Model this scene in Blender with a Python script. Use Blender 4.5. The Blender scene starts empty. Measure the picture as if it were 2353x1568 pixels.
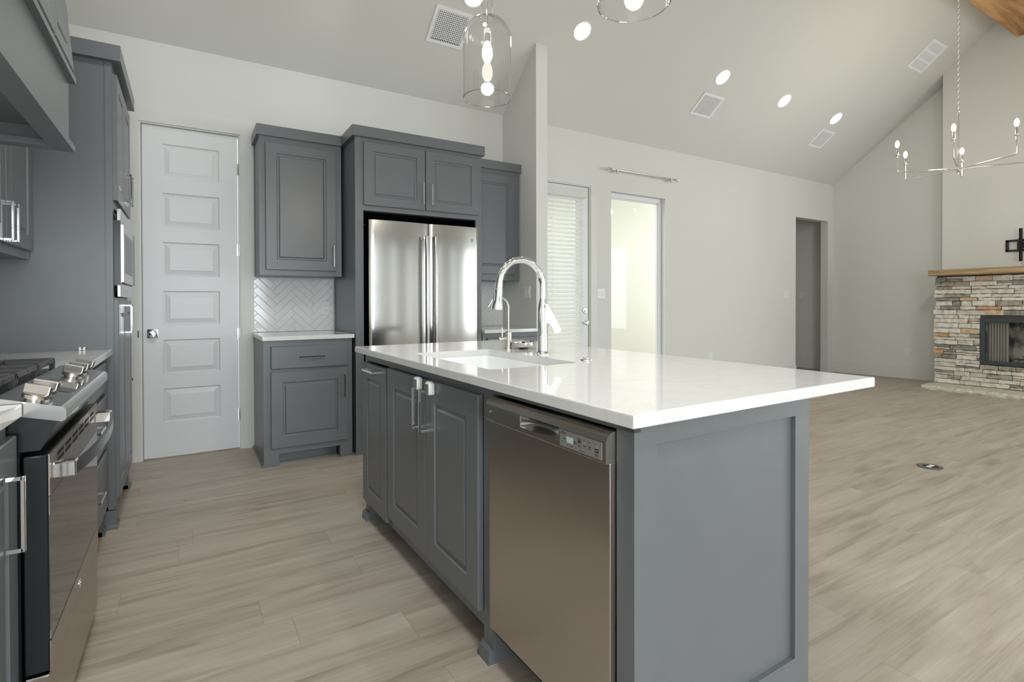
import bpy, bmesh, math, random
from mathutils import Matrix, Vector
random.seed(7)
S = bpy.context.scene
COL = S.collection
PI = math.pi

# ------------------------------------------------------------------ camera
CAM_H = 1.1456
yaw, pitch, roll = 0.5494, 0.0082, -0.0025
cy_, sy_ = math.cos(yaw), math.sin(yaw)
ct, st = math.cos(pitch), math.sin(pitch)
right = Vector((cy_, -sy_, 0)); fwd = Vector((sy_*ct, cy_*ct, -st)); up = right.cross(fwd)
Rv = math.cos(roll)*right + math.sin(roll)*up
Uv = -math.sin(roll)*right + math.cos(roll)*up
cd = bpy.data.cameras.new('camera'); cam = bpy.data.objects.new('camera', cd); COL.objects.link(cam)
m = Matrix((Rv, Uv, -fwd)).transposed().to_4x4(); m.translation = (0, 0, CAM_H)
cam.matrix_world = m
cd.sensor_fit = 'HORIZONTAL'; cd.sensor_width = 36.0
cd.lens = 36.0*1217.94/2353.0
cd.shift_y = (705.94-784.0)/2353.0
cd.clip_start = 0.02; cd.clip_end = 100
S.camera = cam

# ------------------------------------------------------------------ world, light, exposure
w = bpy.data.worlds.new('sky'); S.world = w; w.use_nodes = True
w.node_tree.nodes['Background'].inputs['Color'].default_value = (0.86, 0.93, 1.0, 1)
w.node_tree.nodes['Background'].inputs['Strength'].default_value = 3.6
S.view_settings.view_transform = 'Standard'; S.view_settings.look = 'None'
S.view_settings.exposure = 0.0; S.view_settings.gamma = 1.0; S.view_settings.use_curve_mapping = False


def area(name, loc, size, energy, color=(1, 1, 1), rot=(0, 0, 0), spread=PI):
    l = bpy.data.lights.new(name, 'AREA'); l.shape = 'RECTANGLE'; l.size, l.size_y = size
    l.energy = energy; l.color = color; l.spread = spread
    o = bpy.data.objects.new(name, l); COL.objects.link(o); o.location = loc; o.rotation_euler = rot
    return o


# added daylight lamps: assumed front-wall windows behind the camera, and the solid side wall
SOUTH = [(-0.80, 1.50), (3.30, 3.60), (5.05, 5.35), (7.4, 8.7)]       # openings of the front wall
for a_, b_ in SOUTH:
    area('window_daylight', ((a_+b_)/2, -3.78, 1.45), (b_-a_-0.05, 2.1), (44 if b_-a_ > 1 else 11)*(b_-a_), (0.86, 0.935, 1.0), (math.radians(90), 0, 0))
area('window_daylight', (9.19, -1.3, 1.5), (2.4, 2.0), 98, (0.86, 0.935, 1.0), (math.radians(90), 0, math.radians(90)))  # added lamp on the side wall, no opening modelled there
# added fill spots under the ceiling, no fittings, brightening the room and kitchen
for sx_, sy2, e_ in ((0.3, -0.4, 45), (2.2, -0.4, 36), (4.2, -0.4, 34), (6.2, -0.4, 36), (0.3, -2.4, 40), (2.2, -2.4, 40), (4.2, -2.4, 40), (6.2, -2.4, 40),
                     (0.15, 0.9, 205), (0.15, 2.2, 240), (0.9, 3.9, 10), (-0.2, 3.9, 9)):
    l_ = bpy.data.lights.new('downlight', 'SPOT'); l_.energy = e_; l_.spot_size = math.radians(165); l_.spot_blend = 1.0; l_.shadow_soft_size = 0.35 if e_ > 100 else 0.12; l_.color = (0.97, 0.98, 1.0)
    zc_ = 2.72 if sy2 < -0.7 else (5.04-0.7965*(2.2-sy2) if sy2 < 2.2 else 3.0624+0.7965*(4.683-sy2))
    o_ = bpy.data.objects.new('downlight', l_); COL.objects.link(o_); o_.location = (sx_, sy2, zc_-0.12)

# ------------------------------------------------------------------ helpers


def lin(c):
    c = c/255.0
    return c/12.92 if c <= 0.04045 else ((c+0.055)/1.055)**2.4


def rgb(r, g, b):
    return (lin(r), lin(g), lin(b), 1.0)


def mat(name, color, rough=0.5, metal=0.0, spec=0.5, **k):
    M = bpy.data.materials.new(name); M.use_nodes = True
    b = M.node_tree.nodes['Principled BSDF']
    b.inputs['Base Color'].default_value = color
    b.inputs['Roughness'].default_value = rough
    b.inputs['Metallic'].default_value = metal
    b.inputs['Specular IOR Level'].default_value = spec
    for a, v in k.items():
        b.inputs[a.replace('_', ' ')].default_value = v
    return M


def N(M, t, **k):
    n = M.node_tree.nodes.new(t)
    for a, v in k.items():
        setattr(n, a, v)
    return n


def LK(M, a, b):
    M.node_tree.links.new(a, b)


def math_n(M, op, a, b=None):
    n = N(M, 'ShaderNodeMath', operation=op)
    for i, v in enumerate((a, b)):
        if v is None: continue
        if isinstance(v, (int, float)): n.inputs[i].default_value = v
        else: LK(M, v, n.inputs[i])
    return n.outputs[0]


def noisy(M, scale=(1, 1, 1), nscale=5.0, detail=3.0, c1=None, c2=None, bump=0.0, lo=0.35, hi=0.65, rough=None):
    """vary base colour between c1 and c2 with noise and add a little bump"""
    b = M.node_tree.nodes['Principled BSDF']
    g = N(M, 'ShaderNodeNewGeometry'); mp = N(M, 'ShaderNodeMapping'); mp.inputs['Scale'].default_value = scale
    LK(M, g.outputs['Position'], mp.inputs['Vector'])
    n = N(M, 'ShaderNodeTexNoise'); n.inputs['Scale'].default_value = nscale; n.inputs['Detail'].default_value = detail
    LK(M, mp.outputs[0], n.inputs['Vector'])
    if c1:
        r = N(M, 'ShaderNodeValToRGB'); r.color_ramp.elements[0].position = lo; r.color_ramp.elements[1].position = hi
        r.color_ramp.elements[0].color = c1; r.color_ramp.elements[1].color = c2
        LK(M, n.outputs['Fac'], r.inputs['Fac']); LK(M, r.outputs['Color'], b.inputs['Base Color'])
    if bump:
        bp = N(M, 'ShaderNodeBump'); bp.inputs['Strength'].default_value = bump; bp.inputs['Distance'].default_value = 0.002
        LK(M, n.outputs['Fac'], bp.inputs['Height']); LK(M, bp.outputs[0], b.inputs['Normal'])
    if rough:
        mr = N(M, 'ShaderNodeMapRange'); mr.inputs['To Min'].default_value = rough[0]; mr.inputs['To Max'].default_value = rough[1]
        LK(M, n.outputs['Fac'], mr.inputs['Value']); LK(M, mr.outputs[0], b.inputs['Roughness'])
    return M


M = {}
M['wall'] = noisy(mat('wall_paint', rgb(219, 219, 214), 0.75, spec=0.3), nscale=60, bump=0.08)
M['ceiling'] = noisy(mat('ceiling_paint', rgb(214, 214, 208), 0.85, spec=0.2), nscale=50, bump=0.08)
M['trim'] = mat('trim_paint', rgb(217, 217, 212), 0.38, spec=0.4)
M['door'] = mat('door_paint', rgb(226, 228, 229), 0.35, spec=0.45)
M['cab'] = noisy(mat('cabinet_paint', rgb(103, 107, 110), 0.32, spec=0.55), nscale=9, c1=rgb(102, 106, 109), c2=rgb(104, 108, 111), rough=(0.31, 0.34))
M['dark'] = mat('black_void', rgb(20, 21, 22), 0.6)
M['black'] = mat('black_enamel', rgb(30, 34, 35), 0.25)
M['iron'] = noisy(mat('cast_iron', rgb(62, 62, 61), 0.5), nscale=200, bump=0.2)
M['chrome'] = mat('chrome', (0.86, 0.87, 0.88, 1), 0.06, 1.0)
M['nickel'] = mat('brushed_nickel', (0.62, 0.59, 0.55, 1), 0.25, 1.0)
M['polnickel'] = mat('polished_nickel', (0.78, 0.75, 0.70, 1), 0.10, 1.0)
M['white'] = mat('white_plastic', rgb(232, 232, 228), 0.35)
M['vent'] = mat('vent_enamel', rgb(240, 241, 242), 0.45)
M['sink'] = mat('white_composite', rgb(240, 242, 243), 0.25, spec=0.5)
M['blackplastic'] = mat('black_plastic', rgb(24, 25, 26), 0.4)
M['greyplastic'] = mat('grey_plastic', rgb(120, 120, 118), 0.4)
M['lcd'] = mat('pale_display', rgb(196, 206, 208), 0.3)
M['print'] = mat('printed_ink', rgb(38, 37, 35), 0.6)
M['printlight'] = mat('light_print', rgb(190, 190, 186), 0.5)
M['tile'] = mat('glossy_white_tile', rgb(228, 229, 229), 0.08, spec=0.6)
M['grout'] = mat('grey_grout', rgb(200, 200, 197), 0.8)
M['exterior'] = noisy(mat('patio_stucco', rgb(238, 234, 220), 0.9), nscale=30, bump=0.2)
M['slat'] = mat('blind_slat', rgb(250, 250, 247), 0.45)
def translucent_slat():
    m_ = M['slat']; b = m_.node_tree.nodes['Principled BSDF']; o = m_.node_tree.nodes['Material Output']
    t = N(m_, 'ShaderNodeBsdfTranslucent'); t.inputs['Color'].default_value = (0.95, 0.95, 0.93, 1); mx = N(m_, 'ShaderNodeMixShader'); mx.inputs['Fac'].default_value = 0.55
    LK(m_, b.outputs[0], mx.inputs[1]); LK(m_, t.outputs[0], mx.inputs[2]); LK(m_, mx.outputs[0], o.inputs['Surface'])


translucent_slat()
M['hearth'] = noisy(mat('limestone_slab', rgb(205, 200, 184), 0.85), nscale=25, detail=6, c1=rgb(188, 182, 164), c2=rgb(216, 211, 196), bump=0.8)
M['mortar'] = mat('dark_mortar', rgb(96, 90, 82), 0.9)


def brushed(name, col, rough, aniso_axis='Z', amount=0.75, streak=None):
    m_ = mat(name, col, rough, 1.0)
    b = m_.node_tree.nodes['Principled BSDF']
    b.inputs['Anisotropic'].default_value = amount
    t = N(m_, 'ShaderNodeTangent', direction_type='RADIAL', axis='Z')
    LK(m_, t.outputs[0], b.inputs['Tangent'])
    g = N(m_, 'ShaderNodeNewGeometry'); mp = N(m_, 'ShaderNodeMapping')
    mp.inputs['Scale'].default_value = streak or (1.5, 1.5, 300)
    LK(m_, g.outputs['Position'], mp.inputs['Vector'])
    n = N(m_, 'ShaderNodeTexNoise'); n.inputs['Scale'].default_value = 4; n.inputs['Detail'].default_value = 2
    LK(m_, mp.outputs[0], n.inputs['Vector'])
    mr = N(m_, 'ShaderNodeMapRange'); mr.inputs['To Min'].default_value = rough*0.85; mr.inputs['To Max'].default_value = rough*1.15
    LK(m_, n.outputs['Fac'], mr.inputs['Value']); LK(m_, mr.outputs[0], b.inputs['Roughness'])
    return m_


M['steel'] = brushed('stainless_steel', (0.42, 0.41, 0.39, 1), 0.15)
M['steeldark'] = brushed('dark_stainless', (0.50, 0.465, 0.42, 1), 0.30)
M['ssatin'] = brushed('satin_steel', (0.46, 0.45, 0.435, 1), 0.20, amount=0.2)


def quartz():
    m_ = mat('white_quartz', rgb(226, 225, 221), 0.07, spec=0.55)
    b = m_.node_tree.nodes['Principled BSDF']
    g = N(m_, 'ShaderNodeNewGeometry'); mp = N(m_, 'ShaderNodeMapping'); mp.inputs['Scale'].default_value = (1, 2.2, 1); mp.inputs['Rotation'].default_value = (0, 0, 0.6)
    LK(m_, g.outputs['Position'], mp.inputs['Vector'])
    n1 = N(m_, 'ShaderNodeTexNoise'); n1.inputs['Scale'].default_value = 2.2; n1.inputs['Detail'].default_value = 8; n1.inputs['Distortion'].default_value = 1.6
    LK(m_, mp.outputs[0], n1.inputs['Vector'])
    r = N(m_, 'ShaderNodeValToRGB')
    e = r.color_ramp.elements; e[0].position = 0.46; e[0].color = rgb(218, 218, 217); e[1].position = 0.54; e[1].color = rgb(219, 219, 218)
    x = e.new(0.50); x.color = rgb(215, 214, 211)
    LK(m_, n1.outputs['Fac'], r.inputs['Fac']); LK(m_, r.outputs['Color'], b.inputs['Base Color'])
    return m_


M['quartz'] = quartz()


def glassmat(name, tint=(1, 1, 1, 1), ior=1.45, gain=1.0, rough=0.0):
    m_ = bpy.data.materials.new(name); m_.use_nodes = True; nt = m_.node_tree; nt.nodes.clear()
    o = N(m_, 'ShaderNodeOutputMaterial'); mx = N(m_, 'ShaderNodeMixShader'); t = N(m_, 'ShaderNodeBsdfTransparent'); g = N(m_, 'ShaderNodeBsdfGlossy')
    t.inputs['Color'].default_value = tint; g.inputs['Roughness'].default_value = rough
    gm = N(m_, 'ShaderNodeNewGeometry'); dt = N(m_, 'ShaderNodeVectorMath', operation='DOT_PRODUCT')
    LK(m_, gm.outputs['Normal'], dt.inputs[0]); LK(m_, gm.outputs['Incoming'], dt.inputs[1])
    c_ = math_n(m_, 'SUBTRACT', 1.0, math_n(m_, 'ABSOLUTE', dt.outputs['Value']))
    fr_ = math_n(m_, 'ADD', math_n(m_, 'MULTIPLY', math_n(m_, 'POWER', c_, 5.0), 0.90), 0.045)   # Schlick reflectance of clear glass
    LK(m_, math_n(m_, 'MULTIPLY', fr_, gain), mx.inputs['Fac'])
    LK(m_, t.outputs[0], mx.inputs[1]); LK(m_, g.outputs[0], mx.inputs[2]); LK(m_, mx.outputs[0], o.inputs['Surface'])
    return m_


M['glass'] = glassmat('window_glass', (0.97, 0.98, 0.97, 1), gain=0.35)
M['lampglass'] = glassmat('clear_lamp_glass', (0.996, 0.997, 0.995, 1), 1.5, 1.0)
M['rimglass'] = glassmat('glass_rim', (0.80, 0.84, 0.82, 1), 1.5, 6.0)


def emit(name, color, s):
    m_ = mat(name, (0.9, 0.9, 0.9, 1), 0.4)
    b = m_.node_tree.nodes['Principled BSDF']; b.inputs['Emission Color'].default_value = color; b.inputs['Emission Strength'].default_value = s
    return m_


M['led'] = emit('led_disc', (1, 0.97, 0.92, 1), 14)
M['bulb'] = emit('glowing_bulb', (1, 0.93, 0.80, 1), 9)


def planks():
    m_ = mat('oak_planks', rgb(170, 155, 135), 0.42, spec=0.35)
    b = m_.node_tree.nodes['Principled BSDF']
    g = N(m_, 'ShaderNodeNewGeometry'); sp = N(m_, 'ShaderNodeSeparateXYZ'); LK(m_, g.outputs['Position'], sp.inputs[0])
    X, Y = sp.outputs[0], sp.outputs[1]
    Wd, Ln = 0.178, 1.22
    yr = math_n(m_, 'DIVIDE', math_n(m_, 'ADD', Y, 10.043), Wd); row = math_n(m_, 'FLOOR', yr); fy = math_n(m_, 'FRACT', yr)
    wn = N(m_, 'ShaderNodeTexWhiteNoise', noise_dimensions='1D'); LK(m_, row, wn.inputs['W'])
    xr = math_n(m_, 'DIVIDE', math_n(m_, 'ADD', math_n(m_, 'ADD', X, 20.0), math_n(m_, 'MULTIPLY', wn.outputs['Value'], Ln)), Ln)
    pl = math_n(m_, 'FLOOR', xr); fx = math_n(m_, 'FRACT', xr)
    cb = N(m_, 'ShaderNodeCombineXYZ'); LK(m_, row, cb.inputs[0]); LK(m_, pl, cb.inputs[1])
    w2 = N(m_, 'ShaderNodeTexWhiteNoise', noise_dimensions='2D'); LK(m_, cb.outputs[0], w2.inputs['Vector'])
    pid = w2.outputs['Value']
    # seam mask
    def near(f, wdt):
        a = math_n(m_, 'LESS_THAN', f, wdt); c = math_n(m_, 'GREATER_THAN', f, 1-wdt); return math_n(m_, 'MAXIMUM', a, c)
    seam = math_n(m_, 'MAXIMUM', near(fy, 0.0028), near(fx, 0.0006))
    # grain
    gv = N(m_, 'ShaderNodeCombineXYZ')
    LK(m_, math_n(m_, 'ADD', math_n(m_, 'MULTIPLY', X, 1.0), math_n(m_, 'MULTIPLY', pid, 37.0)), gv.inputs[0])
    LK(m_, math_n(m_, 'ADD', math_n(m_, 'MULTIPLY', Y, 9.0), math_n(m_, 'MULTIPLY', pid, 11.0)), gv.inputs[1])
    n1 = N(m_, 'ShaderNodeTexNoise'); n1.inputs['Scale'].default_value = 1.6; n1.inputs['Detail'].default_value = 5; n1.inputs['Distortion'].default_value = 0.9
    LK(m_, gv.outputs[0], n1.inputs['Vector'])
    gv2 = N(m_, 'ShaderNodeCombineXYZ')
    LK(m_, math_n(m_, 'ADD', math_n(m_, 'MULTIPLY', X, 3.0), math_n(m_, 'MULTIPLY', pid, 17.0)), gv2.inputs[0]); LK(m_, math_n(m_, 'MULTIPLY', Y, 90.0), gv2.inputs[1])
    n2 = N(m_, 'ShaderNodeTexNoise'); n2.inputs['Scale'].default_value = 1.5; n2.inputs['Detail'].default_value = 6
    LK(m_, gv2.outputs[0], n2.inputs['Vector'])
    f = math_n(m_, 'ADD', math_n(m_, 'MULTIPLY', n1.outputs['Fac'], 0.72), math_n(m_, 'MULTIPLY', n2.outputs['Fac'], 0.28))
    f = math_n(m_, 'ADD', f, math_n(m_, 'MULTIPLY', math_n(m_, 'SUBTRACT', pid, 0.5), 0.10))
    r = N(m_, 'ShaderNodeValToRGB'); e = r.color_ramp.elements
    e[0].position = 0.28; e[0].color = rgb(143, 131, 116); e[1].position = 0.70; e[1].color = rgb(184, 175, 161)
    x = e.new(0.47); x.color = rgb(167, 156, 141)
    LK(m_, f, r.inputs['Fac'])
    mx = N(m_, 'ShaderNodeMix', data_type='RGBA'); mx.inputs['B'].default_value = rgb(112, 94, 72)
    LK(m_, math_n(m_, 'MULTIPLY', seam, 0.6), mx.inputs['Factor']); LK(m_, r.outputs['Color'], mx.inputs['A'])
    LK(m_, mx.outputs['Result'], b.inputs['Base Color'])
    bp = N(m_, 'ShaderNodeBump'); bp.inputs['Strength'].default_value = 0.12; bp.inputs['Distance'].default_value = 0.001
    LK(m_, n2.outputs['Fac'], bp.inputs['Height']); LK(m_, bp.outputs[0], b.inputs['Normal'])
    return m_


M['floor'] = planks()


def wood(name, c1, c2, scale=(1, 12, 12), dist=1.5, rough=0.6):
    m_ = mat(name, c1, rough, spec=0.3); b = m_.node_tree.nodes['Principled BSDF']
    g = N(m_, 'ShaderNodeNewGeometry'); mp = N(m_, 'ShaderNodeMapping'); mp.inputs['Scale'].default_value = scale
    LK(m_, g.outputs['Position'], mp.inputs['Vector'])
    n = N(m_, 'ShaderNodeTexNoise'); n.inputs['Scale'].default_value = 1.4; n.inputs['Detail'].default_value = 7; n.inputs['Distortion'].default_value = dist
    LK(m_, mp.outputs[0], n.inputs['Vector'])
    r = N(m_, 'ShaderNodeValToRGB'); r.color_ramp.elements[0].position = 0.36; r.color_ramp.elements[1].position = 0.62
    r.color_ramp.elements[0].color = c1; r.color_ramp.elements[1].color = c2
    LK(m_, n.outputs['Fac'], r.inputs['Fac']); LK(m_, r.outputs['Color'], b.inputs['Base Color'])
    bp = N(m_, 'ShaderNodeBump'); bp.inputs['Strength'].default_value = 0.3; bp.inputs['Distance'].default_value = 0.003
    LK(m_, n.outputs['Fac'], bp.inputs['Height']); LK(m_, bp.outputs[0], b.inputs['Normal'])
    return m_


M['mantel'] = wood('mantel_oak', rgb(150, 124, 92), rgb(188, 163, 128), (12, 1, 12))
M['beam'] = wood('rough_cedar', rgb(158, 114, 74), rgb(196, 154, 106), (1.0, 7, 7), 0.7, 0.7)
STONE = []
for i, (a, b_) in enumerate([((220, 214, 203), (200, 190, 175)), ((172, 165, 150), (142, 134, 120)), ((208, 168, 134), (188, 142, 108)), ((156, 156, 148), (130, 129, 121)), ((214, 192, 162), (196, 172, 140)), ((228, 224, 214), (212, 202, 186))]):
    STONE.append(noisy(mat('ledgestone_%s' % 'abcdef'[i], rgb(*a), 0.85, spec=0.25), nscale=22, detail=9, c1=rgb(*b_), c2=rgb(*a), bump=0.9, lo=0.40, hi=0.52))
M['firebrick'] = noisy(mat('firebrick', rgb(176, 168, 154), 0.9), nscale=7, detail=5, c1=rgb(70, 66, 62), c2=rgb(168, 160, 148), bump=0.3, lo=0.42, hi=0.60)


class MB:
    def __init__(s):
        s.v = []; s.f = []; s.mi = []; s.M = Matrix.Identity(4); s.cur = 0

    def add(s, vs, fs, mi=None):
        o = len(s.v); s.v += [s.M @ Vector(p) for p in vs]
        for f in fs:
            s.f.append([o+i for i in f]); s.mi.append(s.cur if mi is None else mi)
        return s

    def box(s, x0, x1, y0, y1, z0, z1, b=0.0, seg=1, mi=None):
        if b <= 0:
            vs = [(x, y, z) for x in (x0, x1) for y in (y0, y1) for z in (z0, z1)]
            fs = [(0, 1, 3, 2), (4, 6, 7, 5), (0, 4, 5, 1), (2, 3, 7, 6), (0, 2, 6, 4), (1, 5, 7, 3)]
            return s.add(vs, fs, mi)
        bm = bmesh.new(); bmesh.ops.create_cube(bm, size=1.0)
        for v in bm.verts:
            v.co = Vector(((x0+x1)/2+v.co.x*(x1-x0), (y0+y1)/2+v.co.y*(y1-y0), (z0+z1)/2+v.co.z*(z1-z0)))
        bmesh.ops.bevel(bm, geom=bm.edges[:], offset=b, segments=seg, affect='EDGES', profile=0.5)
        return s.bm(bm, mi)

    def bm(s, bm, mi=None):
        bm.verts.index_update()
        s.add([v.co.copy() for v in bm.verts], [[v.index for v in f.verts] for f in bm.faces], mi); bm.free(); return s

    def prism(s, poly, a0, a1, axis='x', mi=None):
        """extrude a 2D polygon along an axis; poly = (u, v) in the other two axes, cyclic order"""
        def P(u, v, a):
            return {'x': (a, u, v), 'y': (u, a, v), 'z': (u, v, a)}[axis]
        n = len(poly); vs = [P(u, v, a0) for u, v in poly]+[P(u, v, a1) for u, v in poly]
        fs = [tuple(range(n))[::-1], tuple(range(n, 2*n))]+[(i, (i+1) % n, n+(i+1) % n, n+i) for i in range(n)]
        return s.add(vs, fs, mi)

    def lathe(s, prof, c=(0, 0, 0), axis='z', seg=24, mi=None, arc=None):
        vs = []; fs = []; n = len(prof)
        for k in range(seg):
            a = 2*PI*k/seg; ca, sa = math.cos(a), math.sin(a)
            for r, h in prof:
                p = {'z': (r*ca, r*sa, h), 'y': (r*ca, h, r*sa), 'x': (h, r*ca, r*sa)}[axis]
                vs.append((c[0]+p[0], c[1]+p[1], c[2]+p[2]))
        for k in range(seg):
            k2 = (k+1) % seg
            for i in range(n-1):
                fs.append((k*n+i, k2*n+i, k2*n+i+1, k*n+i+1))
        if prof[0][0] > 1e-6 and getattr(s, 'cap', True): fs.append(tuple(k*n for k in range(seg))[::-1])
        if prof[-1][0] > 1e-6 and getattr(s, 'cap', True): fs.append(tuple(k*n+n-1 for k in range(seg)))
        return s.add(vs, fs, mi)

    def cyl(s, c, r, h, axis='z', seg=20, mi=None):
        return s.lathe([(r, 0), (r, h)], c, axis, seg, mi)

    def tube(s, pts, r, seg=10, mi=None, close=False, ry=None, up_=None):
        pts = [Vector(p) for p in pts]; n = len(pts); vs = []; fs = []
        rr = r if isinstance(r, (list, tuple)) else [r]*n
        prev = None
        for i, p in enumerate(pts):
            if close: t = (pts[(i+1) % n]-pts[i-1])
            else: t = pts[min(i+1, n-1)]-pts[max(i-1, 0)]
            t.normalize()
            ref = prev if prev is not None else (Vector(up_) if up_ else (Vector((0, 0, 1)) if abs(t.z) < 0.9 else Vector((1, 0, 0))))
            u = ref-t*ref.dot(t); u.normalize(); v = t.cross(u); prev = u
            for k in range(seg):
                a = 2*PI*k/seg
                vs.append(p+u*math.cos(a)*rr[i]+v*math.sin(a)*(ry or rr[i]))
        m_ = n if close else n-1
        for i in range(m_):
            j = (i+1) % n
            for k in range(seg):
                k2 = (k+1) % seg; fs.append((i*seg+k, i*seg+k2, j*seg+k2, j*seg+k))
        if not close:
            fs.append(tuple(range(seg))[::-1]); fs.append(tuple((n-1)*seg+k for k in range(seg)))
        return s.add(vs, fs, mi)

    def rings(s, x0, x1, z0, z1, rg, mi=None, cap=True):
        """stacked rectangular loops (inset, y) facing -y"""
        vs = []; fs = []
        for d, y in rg:
            vs += [(x0+d, y, z0+d), (x1-d, y, z0+d), (x1-d, y, z1-d), (x0+d, y, z1-d)]
        for i in range(len(rg)-1):
            for k in range(4):
                k2 = (k+1) % 4; fs.append((i*4+k, i*4+k2, i*4+4+k2, i*4+4+k))
        if cap: j = (len(rg)-1)*4; fs.append((j, j+1, j+2, j+3))
        return s.add(vs, fs, mi)

    def build(s, name, mats, parent=None, loc=None, smooth=False, kind=None, recalc=False):
        me = bpy.data.meshes.new(name); me.from_pydata([tuple(v) for v in s.v], [], s.f)
        if not isinstance(mats, (list, tuple)): mats = [mats]
        for m_ in mats: me.materials.append(M[m_] if isinstance(m_, str) else m_)
        for p, i in zip(me.polygons, s.mi): p.material_index = i
        if recalc or True:
            bm = bmesh.new(); bm.from_mesh(me); bmesh.ops.recalc_face_normals(bm, faces=bm.faces[:]); bm.to_mesh(me); bm.free()
        if smooth:
            for p in me.polygons: p.use_smooth = True
            me.set_sharp_from_angle(angle=math.radians(38))
        me.update()
        o = bpy.data.objects.new(name, me); COL.objects.link(o)
        if parent: o.parent = parent
        if loc: o.location = loc
        if kind: o['kind'] = kind
        return o


def empty(name, loc=(0, 0, 0), rz=0.0, label=None, cat=None, group=None, kind=None):
    o = bpy.data.objects.new(name, None); COL.objects.link(o); o.empty_display_size = 0.1
    o.location = loc; o.rotation_euler = (0, 0, rz)
    tag(o, label, cat, group, kind); return o


def tag(o, label=None, cat=None, group=None, kind=None):
    if label: o['label'] = label
    if cat: o['category'] = cat
    if group: o['group'] = group
    if kind: o['kind'] = kind
    return o


def copy_tree(o, parent=None, label=None):
    c = o.copy(); COL.objects.link(c); c.parent = parent
    if label: c['label'] = label
    for ch in list(o.children): copy_tree(ch, c)
    return c


def text_part(txt, size, mat_, parent, loc, rot=(PI/2, 0, 0), name='lettering', depth=0.0004, align='CENTER'):
    """real lettering as a thin mesh"""
    cu = bpy.data.curves.new('t', 'FONT'); cu.body = txt; cu.size = size; cu.extrude = depth; cu.align_x = align; cu.align_y = 'CENTER'; cu.resolution_u = 3
    to = bpy.data.objects.new('t', cu); COL.objects.link(to)
    dg = bpy.context.evaluated_depsgraph_get(); me = bpy.data.meshes.new_from_object(to.evaluated_get(dg))
    bpy.data.objects.remove(to); me.materials.clear(); me.materials.append(M[mat_])
    o = bpy.data.objects.new(name, me); COL.objects.link(o); o.parent = parent; o.location = loc; o.rotation_euler = rot
    return o


PIV = Vector((0.779, 0.797, 0)); IA = math.radians(0.5)


def ISL(x, y, z=0.0):
    """the island stands half a degree askew"""
    d = Vector((x, y, 0))-PIV
    return (PIV.x+d.x*math.cos(IA)-d.y*math.sin(IA), PIV.y+d.x*math.sin(IA)+d.y*math.cos(IA), z)


# ------------------------------------------------------------------ room shell
YB = 4.683; ZC = 3.0624; SL = 0.7965; YR = 2.2; ZR = ZC+SL*(YB-YR); YF = -0.7; ZF = ZR-SL*(YR-YF); YS = -3.8
XL = -0.97; XR = 9.06


def zc(y):
    return ZC+SL*(YB-y) if y > YR else (ZR-SL*(YR-y) if y > YF else ZF)


def struct(name, mb, m_, parent=None, smooth=False):
    o = mb.build(name, m_, parent, smooth=smooth)
    if parent is None: o['kind'] = 'structure'
    return o


struct('floor', MB().box(XL-0.15, 9.6, YS-0.15, 8.2, -0.06, 0.0), 'floor')
mb = MB(); T = 0.12
prof = [(YB+0.12, ZC-SL*0.12), (YR, ZR), (YF, ZF), (YS-0.12, ZF), (YS-0.12, ZF+T), (YF, ZF+T), (YR, ZR+T+0.05), (YB+0.12, ZC-SL*0.12+T+0.05)]
mb.prism(prof, XL-0.1, 9.6, 'x'); struct('ceiling', mb, 'ceiling')


def holed(x0, x1, z0, z1, y0, y1, holes, topfn=None):
    mb = MB(); xs = sorted(set([x0, x1]+[h[0] for h in holes]+[h[1] for h in holes]))
    for a, b in zip(xs, xs[1:]):
        hs = sorted([(h[2], h[3]) for h in holes if h[0] <= a+1e-6 and h[1] >= b-1e-6]); z = z0
        for h0, h1 in hs:
            if h0 > z+1e-6: mb.box(a, b, y0, y1, z, h0)
            z = h1
        if z < z1: mb.box(a, b, y0, y1, z, z1)
    return mb


PD = (-0.285, 0.351, 0.0, 2.462)          # pantry door hole
ED = (2.97, 3.902, 0.0, 2.455)            # patio door
WN = (4.227, 5.128, 0.42, 2.447)          # picture window
HL = (7.993, 8.906, 0.0, 2.458)           # hallway opening
struct('wall_back', holed(XL-0.1, 9.30, 0.0, ZC, YB, YB+0.115, [PD, ED, WN, HL]), 'wall')
mb = MB(); mb.prism([(4.073, 0), (YB-0.001, 0), (YB-0.001, ZC), (4.073, zc(4.073)-0.001)], 2.76, 2.8865, 'x'); struct('wall_partition', mb, 'wall')
# left wall with gable
gab = [(YS, 0), (YB, 0), (YB, ZC), (YR, ZR), (YF, ZF), (YS, ZF)]
mb = MB(); mb.prism(gab, XL-0.1, XL, 'x'); struct('wall_left', mb, 'wall')
# right wall is very slightly skewed
mb = MB()
a = (9.06, YB); b = (9.20, 3.20); c = (9.20, YS)
vs = []
for (x, y, z) in [(9.06, YB, 0), (9.2, 3.2, 0), (9.2, YS, 0), (9.2, YS, ZF), (9.2, YF, ZF), (9.2, YR, ZR), (9.2, 3.2, zc(3.2)), (9.06, YB, ZC)]: vs.append((x, y, z))
n = len(vs); vs2 = [(9.35, y, z) for x, y, z in vs]
mb.add(vs+vs2, [(0, 1, 6, 7), (1, 2, 3, 4, 5, 6), tuple(range(n, 2*n))[::-1]]+[(i, (i+1) % n, n+(i+1) % n, n+i) for i in range(n)])
struct('wall_right', mb, 'wall')
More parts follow.
